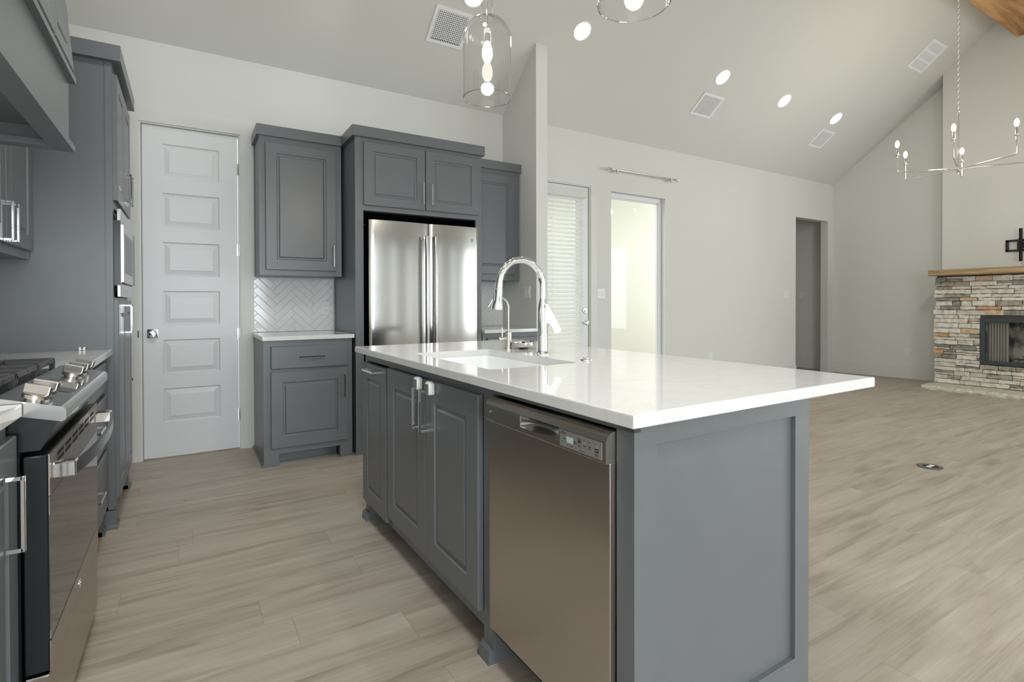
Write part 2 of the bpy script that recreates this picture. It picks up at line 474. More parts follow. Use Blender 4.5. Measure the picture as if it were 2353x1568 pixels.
# front wall with added windows (out of view, placed for light and reflections)
fw_h = [(a, b, 0.4, 2.5) for a, b in SOUTH]
struct('wall_front', holed(XL-0.1, 9.3, 0.0, ZF, YS-0.12, YS, fw_h), 'wall')
for i, h in enumerate(fw_h):
    mb = MB(); xm = (h[0]+h[1])/2
    for (u0, u1, v0, v1) in [(h[0], h[0]+.05, h[2], h[3]), (h[1]-.05, h[1], h[2], h[3]), (h[0], h[1], h[2], h[2]+.05), (h[0], h[1], h[3]-.05, h[3]), (xm-.03, xm+.03, h[2], h[3])]:
        mb.box(u0, u1, YS-0.05, YS-0.01, v0, v1)
    struct('window_%d' % (i+2), mb, 'trim')  # frames of the unseen added windows

# hallway behind the opening
mb = MB(); mb.box(9.15, 9.25, YB+0.115, 5.9, 0, 2.7); mb.box(7.80, 7.90, YB+0.115, 5.9, 0, 2.7); mb.box(7.8, 9.25, 5.9, 6.0, 0, 2.7)
struct('wall_hall', mb, 'wall')
struct('ceiling_hall', MB().box(7.8, 9.25, YB+0.115, 6.0, 2.7, 2.78), 'ceiling')
# patio outside
struct('wall_exterior', MB().box(1.0, 11.0, 7.6, 7.8, 0, 3.4), 'exterior')
struct('ceiling_patio', MB().box(1.0, 11.0, 6.3, 7.6, 3.3, 3.4), 'exterior')  # unseen slab added to shade the top of the exterior wall
struct('floor_patio', MB().box(1.0, 7.79, YB+0.12, 7.6, -0.03, -0.002), 'exterior')
# pantry box behind the door
struct('wall_pantry', MB().box(-0.5, 0.6, 5.4, 5.5, 0, 2.6), 'wall')

# baseboards
BH = 0.18


def board(name, x0, x1, y0, y1, h=BH):
    mb = MB(); mb.box(x0, x1, y0, y1, 0, h-0.004, 0.002); return struct(name, mb, 'trim')


board('baseboard_back', 4.0, 7.993, YB-0.015, YB)
board('baseboard_corner', 8.906, 9.055, YB-0.015, YB)
board('baseboard_opening', 8.891, 8.906, YB-0.015, YB+0.115)
board('baseboard_hall', 9.135, 9.15, YB+0.115, 5.9)
mb = MB(); d = Vector((0.14, -1.483, 0)).normalized(); nn = Vector((-d.y*-1, 0, 0))
mb.add([(9.06, YB, 0), (9.2, 3.2, 0), (9.185, 3.2, 0), (9.045, YB-0.015, 0), (9.06, YB, BH), (9.2, 3.2, BH), (9.185, 3.2, BH), (9.045, YB-0.015, BH)],
       [(0, 1, 2, 3), (4, 5, 6, 7), (3, 2, 6, 7), (0, 3, 7, 4), (1, 2, 6, 5), (0, 1, 5, 4)])
struct('baseboard_right', mb, 'trim')

# ------------------------------------------------------------------ pantry door
dr = empty('door_1', (0, 0, 0), kind='structure')
mb = MB(); x0, x1 = -0.275, 0.341; z0, z1 = 0.012, 2.45; yf = YB+0.006
pz = [(2.327-0.3625*i-0.252, 2.327-0.3625*i) for i in range(6)]; pa, pb = -0.155, 0.215
mb.box(x0, x1, yf+0.016, yf+0.04, z0, z1)
mb.box(x0, pa, yf, yf+0.016, z0, z1); mb.box(pb, x1, yf, yf+0.016, z0, z1)
zz = [z0]+[v for p in reversed(pz) for v in p]+[z1]
for k in range(0, len(zz), 2): mb.box(pa, pb, yf, yf+0.016, zz[k], zz[k+1])
for p in pz: mb.rings(pa, pb, p[0], p[1], [(0, yf), (0.007, yf+0.010), (0.011, yf+0.011), (0.043, yf+0.003), (0.046, yf+0.0015)])
leaf = mb.build('door_leaf', 'door', dr)
mb = MB(); mb.rings(-0.219-.032, -0.219+.032, 0.925-.032, 0.925+.032, [(0, yf), (0, yf-0.007), (0.003, yf-0.009)]); mb.lathe([(0.011, yf-0.009), (0.011, yf-0.035), (0.026, yf-0.045), (0.028, yf-0.058), (0.020, yf-0.067), (0.0, yf-0.068)], (-0.219, 0, 0.925), 'y', 24)
mb.build('door_knob', 'chrome', leaf, smooth=True)
for z in (2.195, 1.565, 0.906, 0.27):
    mb = MB(); mb.cyl((0.349, yf-0.007, z-0.045), 0.007, 0.09, 'z', 12); mb.lathe([(0.004, 0), (0.005, 0.006), (0, 0.01)], (0.349, yf-0.007, z+0.045), 'z', 10); mb.box(0.336, 0.349, yf-0.002, yf+0.0, z-0.045, z+0.045)
    mb.build('hinge', 'chrome', dr, smooth=True)
mb = MB(); mb.box(-0.307, -0.300, YB-0.0215, YB-0.0175, 0.90, 0.95); mb.build('strike_plate', 'chrome', dr)


def casing(name, x0, x1, ztop, wd, y=YB, t=0.018, left=True, right_=True, jamb=True):
    mb = MB()
    if left: mb.box(x0-wd, x0-0.012, y-t, y, 0, ztop+0.012)
    if right_: mb.box(x1+0.012, x1+wd, y-t, y, 0, ztop+0.012)
    mb.box(x0-(wd if left else 0), x1+(wd if right_ else 0), y-t, y, ztop+0.012, ztop+wd)
    if jamb:
        mb.box(x0-0.012, x0, y-0.006, y+0.10, 0, ztop+0.012); mb.box(x1, x1+0.012, y-0.006, y+0.10, 0, ztop+0.012); mb.box(x0, x1, y-0.006, y+0.10, ztop, ztop+0.012)
        mb.box(x0, x0+0.01, y+0.05, y+0.06, 0, ztop)
    return struct(name, mb, 'trim')


casing('trim_1', -0.282, 0.348, 2.457, 0.105)
casing('trim_2', 2.975, 3.897, 2.453, 0.10, left=False)

# ------------------------------------------------------------------ patio door with blind
dr = empty('door_2', (0, 0, 0), kind='structure')
mb = MB(); X0, X1 = 2.985, 3.889; g0, g1, gz0, gz1 = 3.15, 3.705, 0.25, 2.30; y0, y1 = YB+0.01, YB+0.05
for q in [(X0, g0, 0.012, 2.445), (g1, X1, 0.012, 2.445), (g0, g1, 0.012, gz0), (g0, g1, gz1, 2.445)]: mb.box(q[0], q[1], y0, y1, q[2], q[3])
lf = mb.build('door_leaf', 'door', dr)
MB().box(g0, g1, y0+0.018, y0+0.024, gz0, gz1).build('door_glass', 'glass', lf)
mb = MB(); mb.lathe([(0.033, 0), (0.033, -0.012), (0.026, -0.02), (0, -0.021)], (3.83, y0, 1.056), 'y', 24); mb.box(3.824, 3.836, y0-0.036, y0-0.02, 1.038, 1.074, 0.002)
mb.build('deadbolt', 'chrome', lf, smooth=True)
mb = MB(); mb.lathe([(0.032, 0), (0.032, -0.01), (0.012, -0.014), (0.012, -0.035), (0.024, -0.04), (0.028, -0.052), (0.02, -0.064), (0, -0.066)], (3.83, y0, 0.917), 'y', 24)
mb.build('door_knob', 'chrome', lf, smooth=True)

bl = empty('window_blind', (3.4, YB-0.02, 2.4), label='white horizontal slat blind hanging over the glass of the patio door', cat='blind')
L0 = Vector((3.4, YB-0.02, 2.4))
mb = MB(); mb.box(3.03-L0.x, 3.815-L0.x, -0.055, 0.012, -0.09, 0.0, 0.006, 2); mb.box(3.03-L0.x, 3.815-L0.x, -0.062, -0.05, -0.012, 0.004, 0.003); mb.build('valance', 'slat', bl)
mb = MB(); k = 0; z = -0.115
while z > -2.2:
    mb.M = Matrix.Translation((0, -0.022, z)) @ Matrix.Rotation(math.radians(44), 4, 'X')
    mb.box(3.04-L0.x, 3.768-L0.x, -0.025, 0.025, -0.0013, 0.0013); z -= 0.0462
mb.M = Matrix.Identity(4); mb.build('slats', 'slat', bl)
mb = MB()
for x in (3.10, 3.33, 3.69):
    for yy in (-0.047, 0.003): mb.box(x-L0.x-0.003, x-L0.x+0.003, yy-0.0008, yy+0.0008, -2.21, -0.09)
mb.build('ladder_cords', 'slat', bl)
MB().box(3.04-L0.x, 3.768-L0.x, -0.045, 0.003, -2.235, -2.21, 0.003).build('bottom_rail', 'slat', bl)

# ------------------------------------------------------------------ picture window
wn = empty('window_1', (0, 0, 0), kind='structure'); mb = MB(); f = 0.055; y0, y1 = YB+0.06, YB+0.10
for q in [(WN[0], WN[0]+f, WN[2], WN[3]), (WN[1]-f, WN[1], WN[2], WN[3]), (WN[0]+f, WN[1]-f, WN[2], WN[2]+f), (WN[0]+f, WN[1]-f, WN[3]-f, WN[3])]: mb.box(q[0], q[1], y0, y1, q[2], q[3], 0.003)
for q in [(WN[0]+f, WN[0]+f+.012, WN[2]+f, WN[3]-f), (WN[1]-f-.012, WN[1]-f, WN[2]+f, WN[3]-f), (WN[0]+f, WN[1]-f, WN[3]-f-.012, WN[3]-f)]: mb.box(q[0], q[1], y0+.012, y1, q[2], q[3])
fr = mb.build('window_frame', 'door', wn); MB().box(WN[0]+f, WN[1]-f, y0+0.022, y0+0.03, WN[2]+f, WN[3]-f).build('window_pane', 'glass', fr)

# curtain rod
rd = empty('curtain_rod', (4.69, 4.6, 2.68), label='brushed nickel curtain rod with end caps mounted above the picture window', cat='curtain rod')
mb = MB(); mb.tube([(-0.53, 0, 0), (0.53, 0, 0.0)], 0.009, 12); mb.build('pole', 'nickel', rd, smooth=True)
for sx in (-1, 1):
    mb = MB(); mb.lathe([(0.0125, 0), (0.014, 0.02*sx), (0.010, 0.03*sx), (0.018, 0.05*sx), (0.021, 0.075*sx), (0, 0.08*sx)], (sx*0.50, 0, 0), 'x', 20); mb.build('end_cap', 'polnickel', rd, smooth=True)
    mb = MB(); mb.lathe([(0.016, 0.082), (0.016, 0.076), (0.010, 0.072)], (sx*.45, 0, -0.015), 'y', 18); mb.tube([(sx*.45, 0.075, -0.015), (sx*.45, 0.0, -0.015)], 0.005, 8); mb.tube([(sx*.45, 0.012, -0.012), (sx*.45, -0.012, -0.014), (sx*.45, -0.013, 0.002)], 0.006, 8)
    mb.tube([(sx*.45, -0.002, -0.016), (sx*.45, -0.002, -0.05)], 0.004, 8); mb.build('bracket', 'nickel', rd, smooth=True)


# ------------------------------------------------------------------ outlets and switches
def plate(name, loc, rz, kind_, label, cat, n=2, group=None):
    r = empty(name, loc, rz, label, cat, group); W = 0.07 if n == 1 else 0.116
    mb = MB(); mb.rings(-W/2, W/2, -0.058, 0.058, [(0, 0), (0, -0.004), (0.003, -0.006)]); mb.add([(-W/2, 0, -.058), (W/2, 0, -.058), (W/2, 0, .058), (-W/2, 0, .058)], [(0, 1, 2, 3)]); mb.build('cover_plate', 'white', r)
    for i in range(n):
        cx = 0 if n == 1 else (-0.023+0.046*i)
        if kind_ == 'switch':
            mb = MB(); mb.rings(cx-.0165, cx+.0165, -.033, .033, [(0, -0.006), (0, -0.0075), (0.001, -0.0075), (0.001, -0.0062), (0.0025, -0.0062), (0.003, -0.0085)]); mb.build('rocker', 'white', r)
        else:
            for dz in (-0.0195, 0.0195):
                mb = MB(); mb.lathe([(0.0165, -0.006), (0.0165, -0.0085), (0, -0.0085)], (cx, 0, dz), 'y', 20); s_ = mb.build('socket', 'white', r)
                mb = MB(); mb.box(cx-.007, cx-.005, -0.0089, -0.0084, dz-.002, dz+.006); mb.box(cx+.005, cx+.007, -0.0089, -0.0084, dz-.002, dz+.005); mb.cyl((cx, -0.0089, dz-.008), 0.0022, 0.0005, 'y', 10); mb.build('slots', 'blackplastic', s_)
    return r


plate('light_switch', (4.072, YB, 1.248), 0, 'switch', 'white double light switch on the wall between patio door and picture window', 'light switch')
plate('light_switch', (7.746, YB, 1.26), 0, 'switch', 'white double light switch on the long wall left of the hallway opening', 'light switch')
plate('wall_outlet', (5.991, YB, 0.413), 0, 'outlet', 'white wall outlet low on the long wall just above the island top', 'outlet', 1)
plate('light_switch', (9.15, 5.27, 1.26), -PI/2, 'switch', 'white single light switch inside the dim hallway', 'light switch', 1)
plate('wall_outlet', (9.157, 3.656, 0.384), -PI/2-0.094, 'outlet', 'white wall outlet low on the wall left of the stone fireplace', 'outlet', 1)
plate('wall_outlet', (1.0, YB-0.0125, 1.105), 0, 'outlet', 'white outlet on the herringbone tile above the small counter', 'outlet', 1)
plate('light_switch', (2.76, 4.235, 1.245), -PI/2, 'switch', 'white double light switch on the partition right of the refrigerator cabinets', 'light switch')

# ------------------------------------------------------------------ herringbone tile


def clip(poly, x0, x1, z0, z1):
    for ax, val, sg in ((0, x0, 1), (0, x1, -1), (1, z0, 1), (1, z1, -1)):
        out = []
        for i in range(len(poly)):
            a, b = poly[i-1], poly[i]; ia = (a[ax]-val)*sg >= 0; ib = (b[ax]-val)*sg >= 0
            if ia != ib:
                t = (val-a[ax])/(b[ax]-a[ax]); out.append((a[0]+t*(b[0]-a[0]), a[1]+t*(b[1]-a[1])))
            if ib: out.append(b)
        poly = out
        if len(poly) < 3: return []
    return poly


def shrink(poly, d):
    n = len(poly); cx = sum(p[0] for p in poly)/n; cz = sum(p[1] for p in poly)/n; ar = sum(poly[i-1][0]*poly[i][1]-poly[i][0]*poly[i-1][1] for i in range(n))
    sg = 1 if ar > 0 else -1; out = []
    for i in range(n):
        p0, p1, p2 = poly[i-1], poly[i], poly[(i+1) % n]
        e1 = Vector((p1[0]-p0[0], p1[1]-p0[1])); e2 = Vector((p2[0]-p1[0], p2[1]-p1[1]))
        if e1.length < 1e-5 or e2.length < 1e-5: return []
        e1.normalize(); e2.normalize(); n1 = Vector((-e1.y, e1.x))*sg; n2 = Vector((-e2.y, e2.x))*sg
        q = n1+n2; k = q.dot(n1)
        if k < 0.15: return []
        out.append((p1[0]+q.x*d/k, p1[1]+q.y*d/k))
    return out


def herringbone(name, x0, x1, z0, z1, label, ox=0.0):
    wd, n = 0.051, 4
    r = empty(name, ((x0+x1)/2, YB, z0), 0, label, 'backsplash')
    cx = (x0+x1)/2
    MB().box(x0-cx, x1-cx, -0.0098, -0.0005, 0, z1-z0).build('grout', 'grout', r)
    mb = MB(); c45 = math.sqrt(0.5)
    for i in range(-30, 31):
        for j in range(-10, 11):
            bx, bz = i+n*j, i-n*j
            for (a0, b0, a1, b1) in ((bx, bz, bx+n, bz+1), (bx, bz+1, bx+1, bz+1+n)):
                g = 0.012
                P = [(a0+g, b0+g), (a1-g, b0+g), (a1-g, b1-g), (a0+g, b1-g)]
                Q = [((p[0]-p[1])*c45*wd+ox, (p[0]+p[1])*c45*wd) for p in P]
                Q = [(q[0]+cx, q[1]+(z0+z1)/2) for q in Q]
                Q = clip(Q, x0+.001, x1-.001, z0+.001, z1-.001)
                if len(Q) < 3: continue
                ar = abs(sum(Q[k-1][0]*Q[k][1]-Q[k][0]*Q[k-1][1] for k in range(len(Q))))/2
                if ar < 4e-5: continue
                inn = shrink(Q, 0.0025)
                if not inn: continue
                tl = random.uniform(-.0004, .0004); tz = random.uniform(-.0004, .0004); L_ = len(Q)
                def yy(p, base): return base+tl*(p[0]-Q[0][0])/0.1+tz*(p[1]-Q[0][1])/0.1
                vs = [(p[0]-cx, -0.008, p[1]-z0) for p in Q]+[(p[0]-cx, yy(p, -0.0105), p[1]-z0) for p in Q]+[(p[0]-cx, yy(p, -0.012), p[1]-z0) for p in inn]
                fs = [(k, (k+1) % L_, L_+(k+1) % L_, L_+k) for k in range(L_)]+[(L_+k, L_+(k+1) % L_, 2*L_+(k+1) % L_, 2*L_+k) for k in range(L_)]+[tuple(range(2*L_, 3*L_))]
                mb.add(vs, fs)
    mb.build('tiles', 'tile', r)
    return r


herringbone('backsplash', 0.441, 1.066, 0.915, 1.36, 'glossy white herringbone tile above the small counter left of the refrigerator', -0.1315)
herringbone('backsplash', 2.16, 2.745, 0.915, 1.36, 'glossy white herringbone tile right of the refrigerator beside the partition', -0.02)

# ------------------------------------------------------------------ cabinet pieces (local frame: x along, front faces -y)
RP = lambda s, y: [(0, y), (0, y-0.017), (0.003, y-0.020), (s, y-0.020), (s+0.004, y-0.0125), (s+0.008, y-0.0115), (s+0.015, y-0.0115), (s+0.024, y-0.018), (s+0.028, y-0.0185)]


def door(parent, x0, x1, z0, z1, s=0.068, y=0.0, name='door'):
    mb = MB(); mb.rings(x0, x1, z0, z1, RP(min(s, (x1-x0)*0.27), y)); mb.add([(x0, y, z0), (x1, y, z0), (x1, y, z1), (x0, y, z1)], [(0, 3, 2, 1)])
    return mb.build(name, 'cab', parent)


def drawer(parent, x0, x1, z0, z1, y=0.0):
    mb = MB(); mb.rings(x0, x1, z0, z1, [(0, y), (0, y-0.015), (0.006, y-0.020)]); mb.add([(x0, y, z0), (x1, y, z0), (x1, y, z1), (x0, y, z1)], [(0, 3, 2, 1)])
    return mb.build('drawer', 'cab', parent)


def pull(parent, x, z, L, vert=True, y=-0.020, proj=0.032):
    """square chrome bar pull"""
    mb = MB(); h = L/2; t = 0.0055
    if vert:
        mb.box(x-t, x+t, y-proj, y-proj+0.008, z-h, z+h, 0.0012); mb.box(x-t, x+t, y-proj+.004, y, z-h, z-h+0.009, 0.0008); mb.box(x-t, x+t, y-proj+.004, y, z+h-0.009, z+h, 0.0008)
    else:
        mb.box(x-h, x+h, y-proj, y-proj+0.008, z-t, z+t, 0.0012); mb.box(x-h, x-h+0.009, y-proj+.004, y, z-t, z+t, 0.0008); mb.box(x+h-0.009, x+h, y-proj+.004, y, z-t, z+t, 0.0008)
    return mb.build('handle', 'chrome', parent)


def crown(parent, segs, z0, z1, t=0.02):
    """flat crown boards; segs list of boxes x0,x1,y0,y1"""
    mb = MB()
    for s in segs: mb.box(s[0], s[1], s[2], s[3], z0, z1)
    return mb.build('crown', 'cab', parent)


def foot(parent, x0, x1, y0, y1, z1, out=0.012, flare=True, name='foot', sides='fl'):
    mb = MB(); mb.box(x0, x1, y0, y1, 0.0, z1)
    a0 = x0-(out if 'l' in sides else 0); a1 = x1+(out if 'r' in sides else 0)
    mb.prism([(a0, 0), (a1, 0), (a1, 0.012), (x1, 0.022), (x0, 0.022), (a0, 0.012)], y0-out, y1, 'y')
    return mb.build(name, 'cab', parent)


# ---- tall cabinet tower at left (faces +x): local x -> +Y, local -y -> +X
TX, TY0, TY1 = -0.32, 3.35, 4.10
tw = empty('tall_cabinet', (TX, TY0, 0), PI/2, 'tall grey oven cabinet with microwave opening at left, beside the pantry door', 'cabinet')
Wd = TY1-TY0; D = TX-XL-0.003
mb = MB(); mb.box(0, 0.02, 0.0, D, 0.095, 2.365); mb.box(Wd-0.02, Wd, 0, D, 0.095, 2.365); mb.box(0.02, Wd-0.02, D-0.02, D, 0.095, 2.365); mb.box(0.02, Wd-0.02, 0.02, D-.02, 2.34, 2.36)
mb.box(0.02, Wd-.02, 0.02, D-.02, 1.64, 1.66); mb.box(0.02, Wd-.02, 0.02, D-.02, 1.155, 1.174); mb.box(0.02, Wd-.02, 0.02, D-.02, 0.12, 0.14)
mb.box(0.02, 0.06, 0, 0.02, 0.115, 2.365); mb.box(Wd-.06, Wd-.02, 0, 0.02, 0.115, 2.365)
for z0, z1 in ((0.12, 0.17), (1.15, 1.178), (1.638, 1.69), (2.29, 2.365)): mb.box(0.06, Wd-.06, 0, 0.02, z0, z1)
mb.build('carcass', 'cab', tw)
# applied side stile seen on the near side
MB().box(-0.005, 0.0, 0.0, 0.028, 0.10, 2.36).build('side_stile', 'cab', tw)
foot(tw, 0.0, 0.075, 0.0, 0.075, 0.115, sides='l'); foot(tw, Wd-.075, Wd, 0.0, 0.075, 0.115, sides='r')
mb = MB(); mb.box(0, Wd, 0.08, 0.10, 0, 0.12); mb.box(0, 0.02, 0.075, D, 0, 0.095); mb.build('toe_kick', 'cab', tw)
crown(tw, [(-0.04, Wd+0.03, -0.04, -0.02), (-0.04, -0.02, -0.02, D), (Wd+.01, Wd+.03, -0.02, D), (-0.02, Wd+.01, -0.02, D)], 2.365, 2.443)
for (a, b_, hx) in ((0.02, Wd/2-0.002, Wd/2-0.04), (Wd/2+0.002, Wd-0.02, Wd/2+0.04)):
    d_ = door(tw, a, b_, 1.675, 2.315); pull(d_, hx, 1.79, 0.17, proj=0.038)
    d_ = door(tw, a, b_, 0.155, 1.163); pull(d_, hx, 1.06, 0.16)

mw = empty('microwave', (TX+0.012, TY0+0.03, 1.18), PI/2, 'stainless built-in microwave with trim kit in the tall cabinet', 'microwave')
Wm = Wd-0.06
mb = MB(); mb.box(0.03, Wm-0.03, 0.014, 0.40, 0.02, 0.44); mb.build('body', 'black', mw)
mb = MB(); mb.box(0, Wm, -0.018, 0.0, 0.0, 0.07, 0.003); mb.box(0, Wm, -0.018, 0.0, 0.385, 0.456, 0.003); mb.box(0, 0.03, -0.018, 0.0, 0.07, 0.385); mb.box(Wm-.03, Wm, -0.018, 0.0, 0.07, 0.385); mb.build('trim_frame', 'ssatin', mw)
mb = MB(); mb.box(-0.001, 0.030, -0.0175, 0.011, 0.06, 0.395)
for k in range(5): mb.box(-0.003, 0.0, -0.016, 0.009, 0.08+k*0.066, 0.085+k*0.066)
mb.build('side_vent', 'black', mw)
mb = MB(); mb.box(0.035, Wm-.16, -0.03, -0.001, 0.075, 0.38, 0.003); dd = mb.build('microwave_door', 'ssatin', mw)
MB().box(0.085, Wm-.21, -0.0312, -0.030, 0.125, 0.335).build('window', 'black', dd)
MB().box(Wm-.157, Wm-.035, -0.03, -0.001, 0.075, 0.38, 0.003).build('keypad', 'black', mw)
tag(MB().box(-0.305, -0.297, 4.105, 4.115, 0.66, 0.675).build('door_bumper', 'blackplastic'), 'tiny dark rubber bumper on the edge of the pantry door casing', 'bumper')

# ---- left run base cabinets (face +x)
BX = -0.365; G = 0.003; CT = 0.914; CB = 0.884; R0, R1 = 1.64, 2.415


def base_body(parent, Wd, D, toe=True, kick=0.1):
    mb = MB(); mb.box(0, Wd, 0.0, D, kick, CB); return mb.build('body', 'cab', parent)


bc = empty('base_cabinet', (BX, R1+0.005, 0), PI/2, 'grey base cabinet with stacked drawers between the range and the tall cabinet', 'cabinet')
Wb = TY0-R1-0.012; base_body(bc, Wb, BX-XL-0.003)
MB().box(0, Wb, 0.07, 0.09, 0, 0.1).build('toe_kick', 'cab', bc)
foot(bc, Wb-0.08, Wb, 0.0, 0.07, 0.1, sides='f')
for z0, z1 in ((0.715, 0.855), (0.44, 0.69), (0.13, 0.415)):
    d_ = drawer(bc, 0.03, Wb-0.03, z0, z1); pull(d_, Wb/2, (z0+z1)/2+0.03, 0.16, False)

bc = empty('base_cabinet', (BX+.010, 0.60, 0), PI/2, 'grey base cabinet door unit nearest the camera, left of the range', 'cabinet')
Wb = R0-0.60-0.012; base_body(bc, Wb, BX-XL-0.003)
MB().box(0, Wb, 0.07, 0.09, 0, 0.1).build('toe_kick', 'cab', bc)
d_ = drawer(bc, 0.03, Wb/2-0.01, 0.13, 0.85)
d_ = door(bc, Wb/2+0.01, Wb-0.004, 0.13, 0.845, s=0.07); pull(d_, Wb-0.095, 0.69, 0.165)

mb = MB(); mb.box(XL, -0.328, R1+0.002, TY0-0.002, CB, CT, 0.003, 2); tag(mb.build('countertop', 'quartz'), 'white quartz countertop between the range and the tall grey cabinet', 'countertop')
mb = MB(); mb.box(XL, -0.328, 0.55, R0-0.003, CB, CT, 0.003, 2); tag(mb.build('countertop', 'quartz'), 'white quartz countertop corner nearest the camera, left of the range', 'countertop')
mb = MB()
mb.box(-0.457, -0.449, 3.33, 3.347, CT, CT+0.018, 0.001); mb.box(-0.440, -0.432, 3.33, 3.347, CT, CT+0.018, 0.001); mb.box(-0.457, -0.432, 3.341, 3.347, CT+0.004, CT+0.008)
tag(mb.build('tile_spacer', 'white'), 'tiny white two-pronged spacer on the far left countertop against the tall cabinet', 'spacer')

# ---- left upper cabinet between hood and tower
uc = empty('upper_cabinet', (-0.645, 2.475, 1.356), PI/2, 'grey wall cabinet between the range hood and the tall cabinet', 'cabinet')
Wu = TY0-2.475-0.004; Du = -0.645-XL-0.003
MB().box(0, Wu, 0, Du, 0, 1.01).build('body', 'cab', uc)
for (a, b_, hx) in ((0.02, Wu/2-0.003, Wu/2-.05), (Wu/2+0.003, Wu-0.012, Wu/2+0.035)):
    d_ = door(uc, a, b_, 0.04, 0.93); pull(d_, (Wu/2-.04 if a < .1 else Wu/2+.04), 0.125, 0.16)
MB().box(Wu-0.03, Wu-0.006, -0.006, 0, 0, 1.0).build('side_stile', 'cab', uc)
crown(uc, [(0, Wu, -0.04, -0.02), (0, Wu, -0.02, Du)], 1.01, 1.087)

# ---- range hood
hd = empty('range_hood', (0, 0, 0), 0, 'grey wooden range hood with flat trim boards above the gas range', 'range hood')
h0, h1 = 1.46, 2.455
mb = MB()   # body: boxed lower part
mb.box(-0.374, -0.357, h0+.012, h1-.012, 1.713, 1.94); mb.box(XL, -0.374, h1-.03, h1-.012, 1.713, 1.94); mb.box(XL, -0.374, h0+.012, h0+.03, 1.713, 1.94); mb.box(XL, -0.374, h0+.03, h1-.03, 1.76, 1.78)
mb.build('body', 'cab', hd)
mb = MB()
mb.box(-0.405, -0.341, h0, h1, 1.690, 1.713, 0.001); mb.box(XL, -0.405, h1-.06, h1, 1.690, 1.713, 0.001); mb.box(XL, -0.405, h0, h0+.06, 1.690, 1.713, 0.001); mb.box(-0.395, -0.377, h0+.06, h1-.06, 1.713, 1.735); mb.build('lower_trim', 'cab', hd)
mb = MB(); mb.box(XL, -0.337, h0, h1, 1.935, 1.956, 0.001); mb.build('upper_trim', 'cab', hd)
mb = MB(); zt = 2.9; xt = -0.357-(zt-1.956)*0.085
mb.prism([(XL, 1.956), (-0.357, 1.956), (xt, zt), (XL, zt)], h0+.015, h1-.015, 'y')
bodyu = mb.build('chimney', 'cab', hd)
# raised panels on the sloping front
ang = math.atan2(0.085, 1.0)
for k in range(3):
    ya = h0+0.03+k*0.315; yb = ya+0.305
    mb = MB(); mb.M = Matrix.Translation((-0.357, 0, 1.956)) @ Matrix.Rotation(-ang, 4, 'Y') @ Matrix.Rotation(PI/2, 4, 'Z')
    mb.rings(ya, yb, 0.012, 0.90, RP(0.05, 0.0)); mb.build('front_panel', 'cab', hd)

# ---- gas range (faces +x)
rg = empty('gas_range', (-0.30, R0+0.003, 0), PI/2, 'stainless slide-in gas range with black sides, front knobs and arched oven handle', 'range')
Wr = R1-R0-0.006; Dr = -0.30-XL
mb = MB(); mb.box(0.0, Wr, 0.035, Dr-.02, 0.09, 0.895); mb.box(0.03, 0.09, 0.08, 0.14, 0, 0.09); mb.box(Wr-.09, Wr-.03, 0.08, .14, 0, .09); mb.box(0.03, Wr-.03, Dr-.12, Dr-.06, 0, .09); mb.build('body', 'black', rg)
# slanted control panel: wedge
mb = MB(); mb.prism([(0.078, 0.931), (-0.040, 0.900), (-0.046, 0.897), (-0.050, 0.890), (-0.050, 0.872), (-0.048, 0.867), (-0.042, 0.864), (0.078, 0.895)], 0.0, Wr, 'x'); 
bm_ = mb
cp = mb.build('control_panel', 'ssatin', rg)
mb = MB(); mb.prism([(0.06, 0.889), (-0.036, 0.8655), (-0.002, 0.800), (0.06, 0.800)], 0.002, Wr-.002, 'x'); mb.build('panel_underside', 'black', rg)
nrm = Matrix.Translation((0, 0.014, 0.9145)) @ Matrix.Rotation(math.radians(14.7), 4, 'X')
pts = [0.036, 0.122, 0.51, 0.606, 0.715]
for kx in pts:
    mb = MB(); mb.M = nrm
    mb.lathe([(0.019, 0.0), (0.019, 0.005), (0.0265, 0.006), (0.0265, 0.014), (0.024, 0.016), (0, 0.016)], (kx, 0, 0), 'z', 32)
    kb = mb.build('knob', 'nickel', rg, smooth=True)
    mb = MB(); mb.M = nrm @ Matrix.Translation((kx, 0, 0)) @ Matrix.Rotation(math.radians(-12), 4, 'Z')
    mb.box(-0.008, 0.008, -0.027, 0.027, 0.015, 0.038, 0.003, 2); mb.build('grip', 'nickel', kb)
mb = MB(); mb.M = nrm; mb.box(0.215, 0.42, -0.050, 0.036, -0.0006, 0.0008); ds = mb.build('display', mat('black_glass', rgb(52, 54, 52), 0.04, spec=0.8), rg)
o = text_part('12:00', 0.02, 'printlight', rg, (0.32, 0.012, 0.9152), (math.radians(14.7), 0, 0), depth=0.0002)
mb = MB(); mb.box(0.01, Wr-.01, 0.08, Dr-.03, 0.895, 0.922, 0.004, 1); mb.build('cooktop', 'black', rg)
# burners
for bx in (0.16, Wr/2, Wr-.16):
    for by in ((0.22, 0.47) if abs(bx-Wr/2) > .05 else (0.34,)):
        mb = MB(); mb.lathe([(0.05, 0.922), (0.05, 0.93), (0.038, 0.932), (0.038, 0.940), (0.0, 0.942)], (bx, by, 0), 'z', 20); mb.build('burner', 'iron', rg, smooth=True)
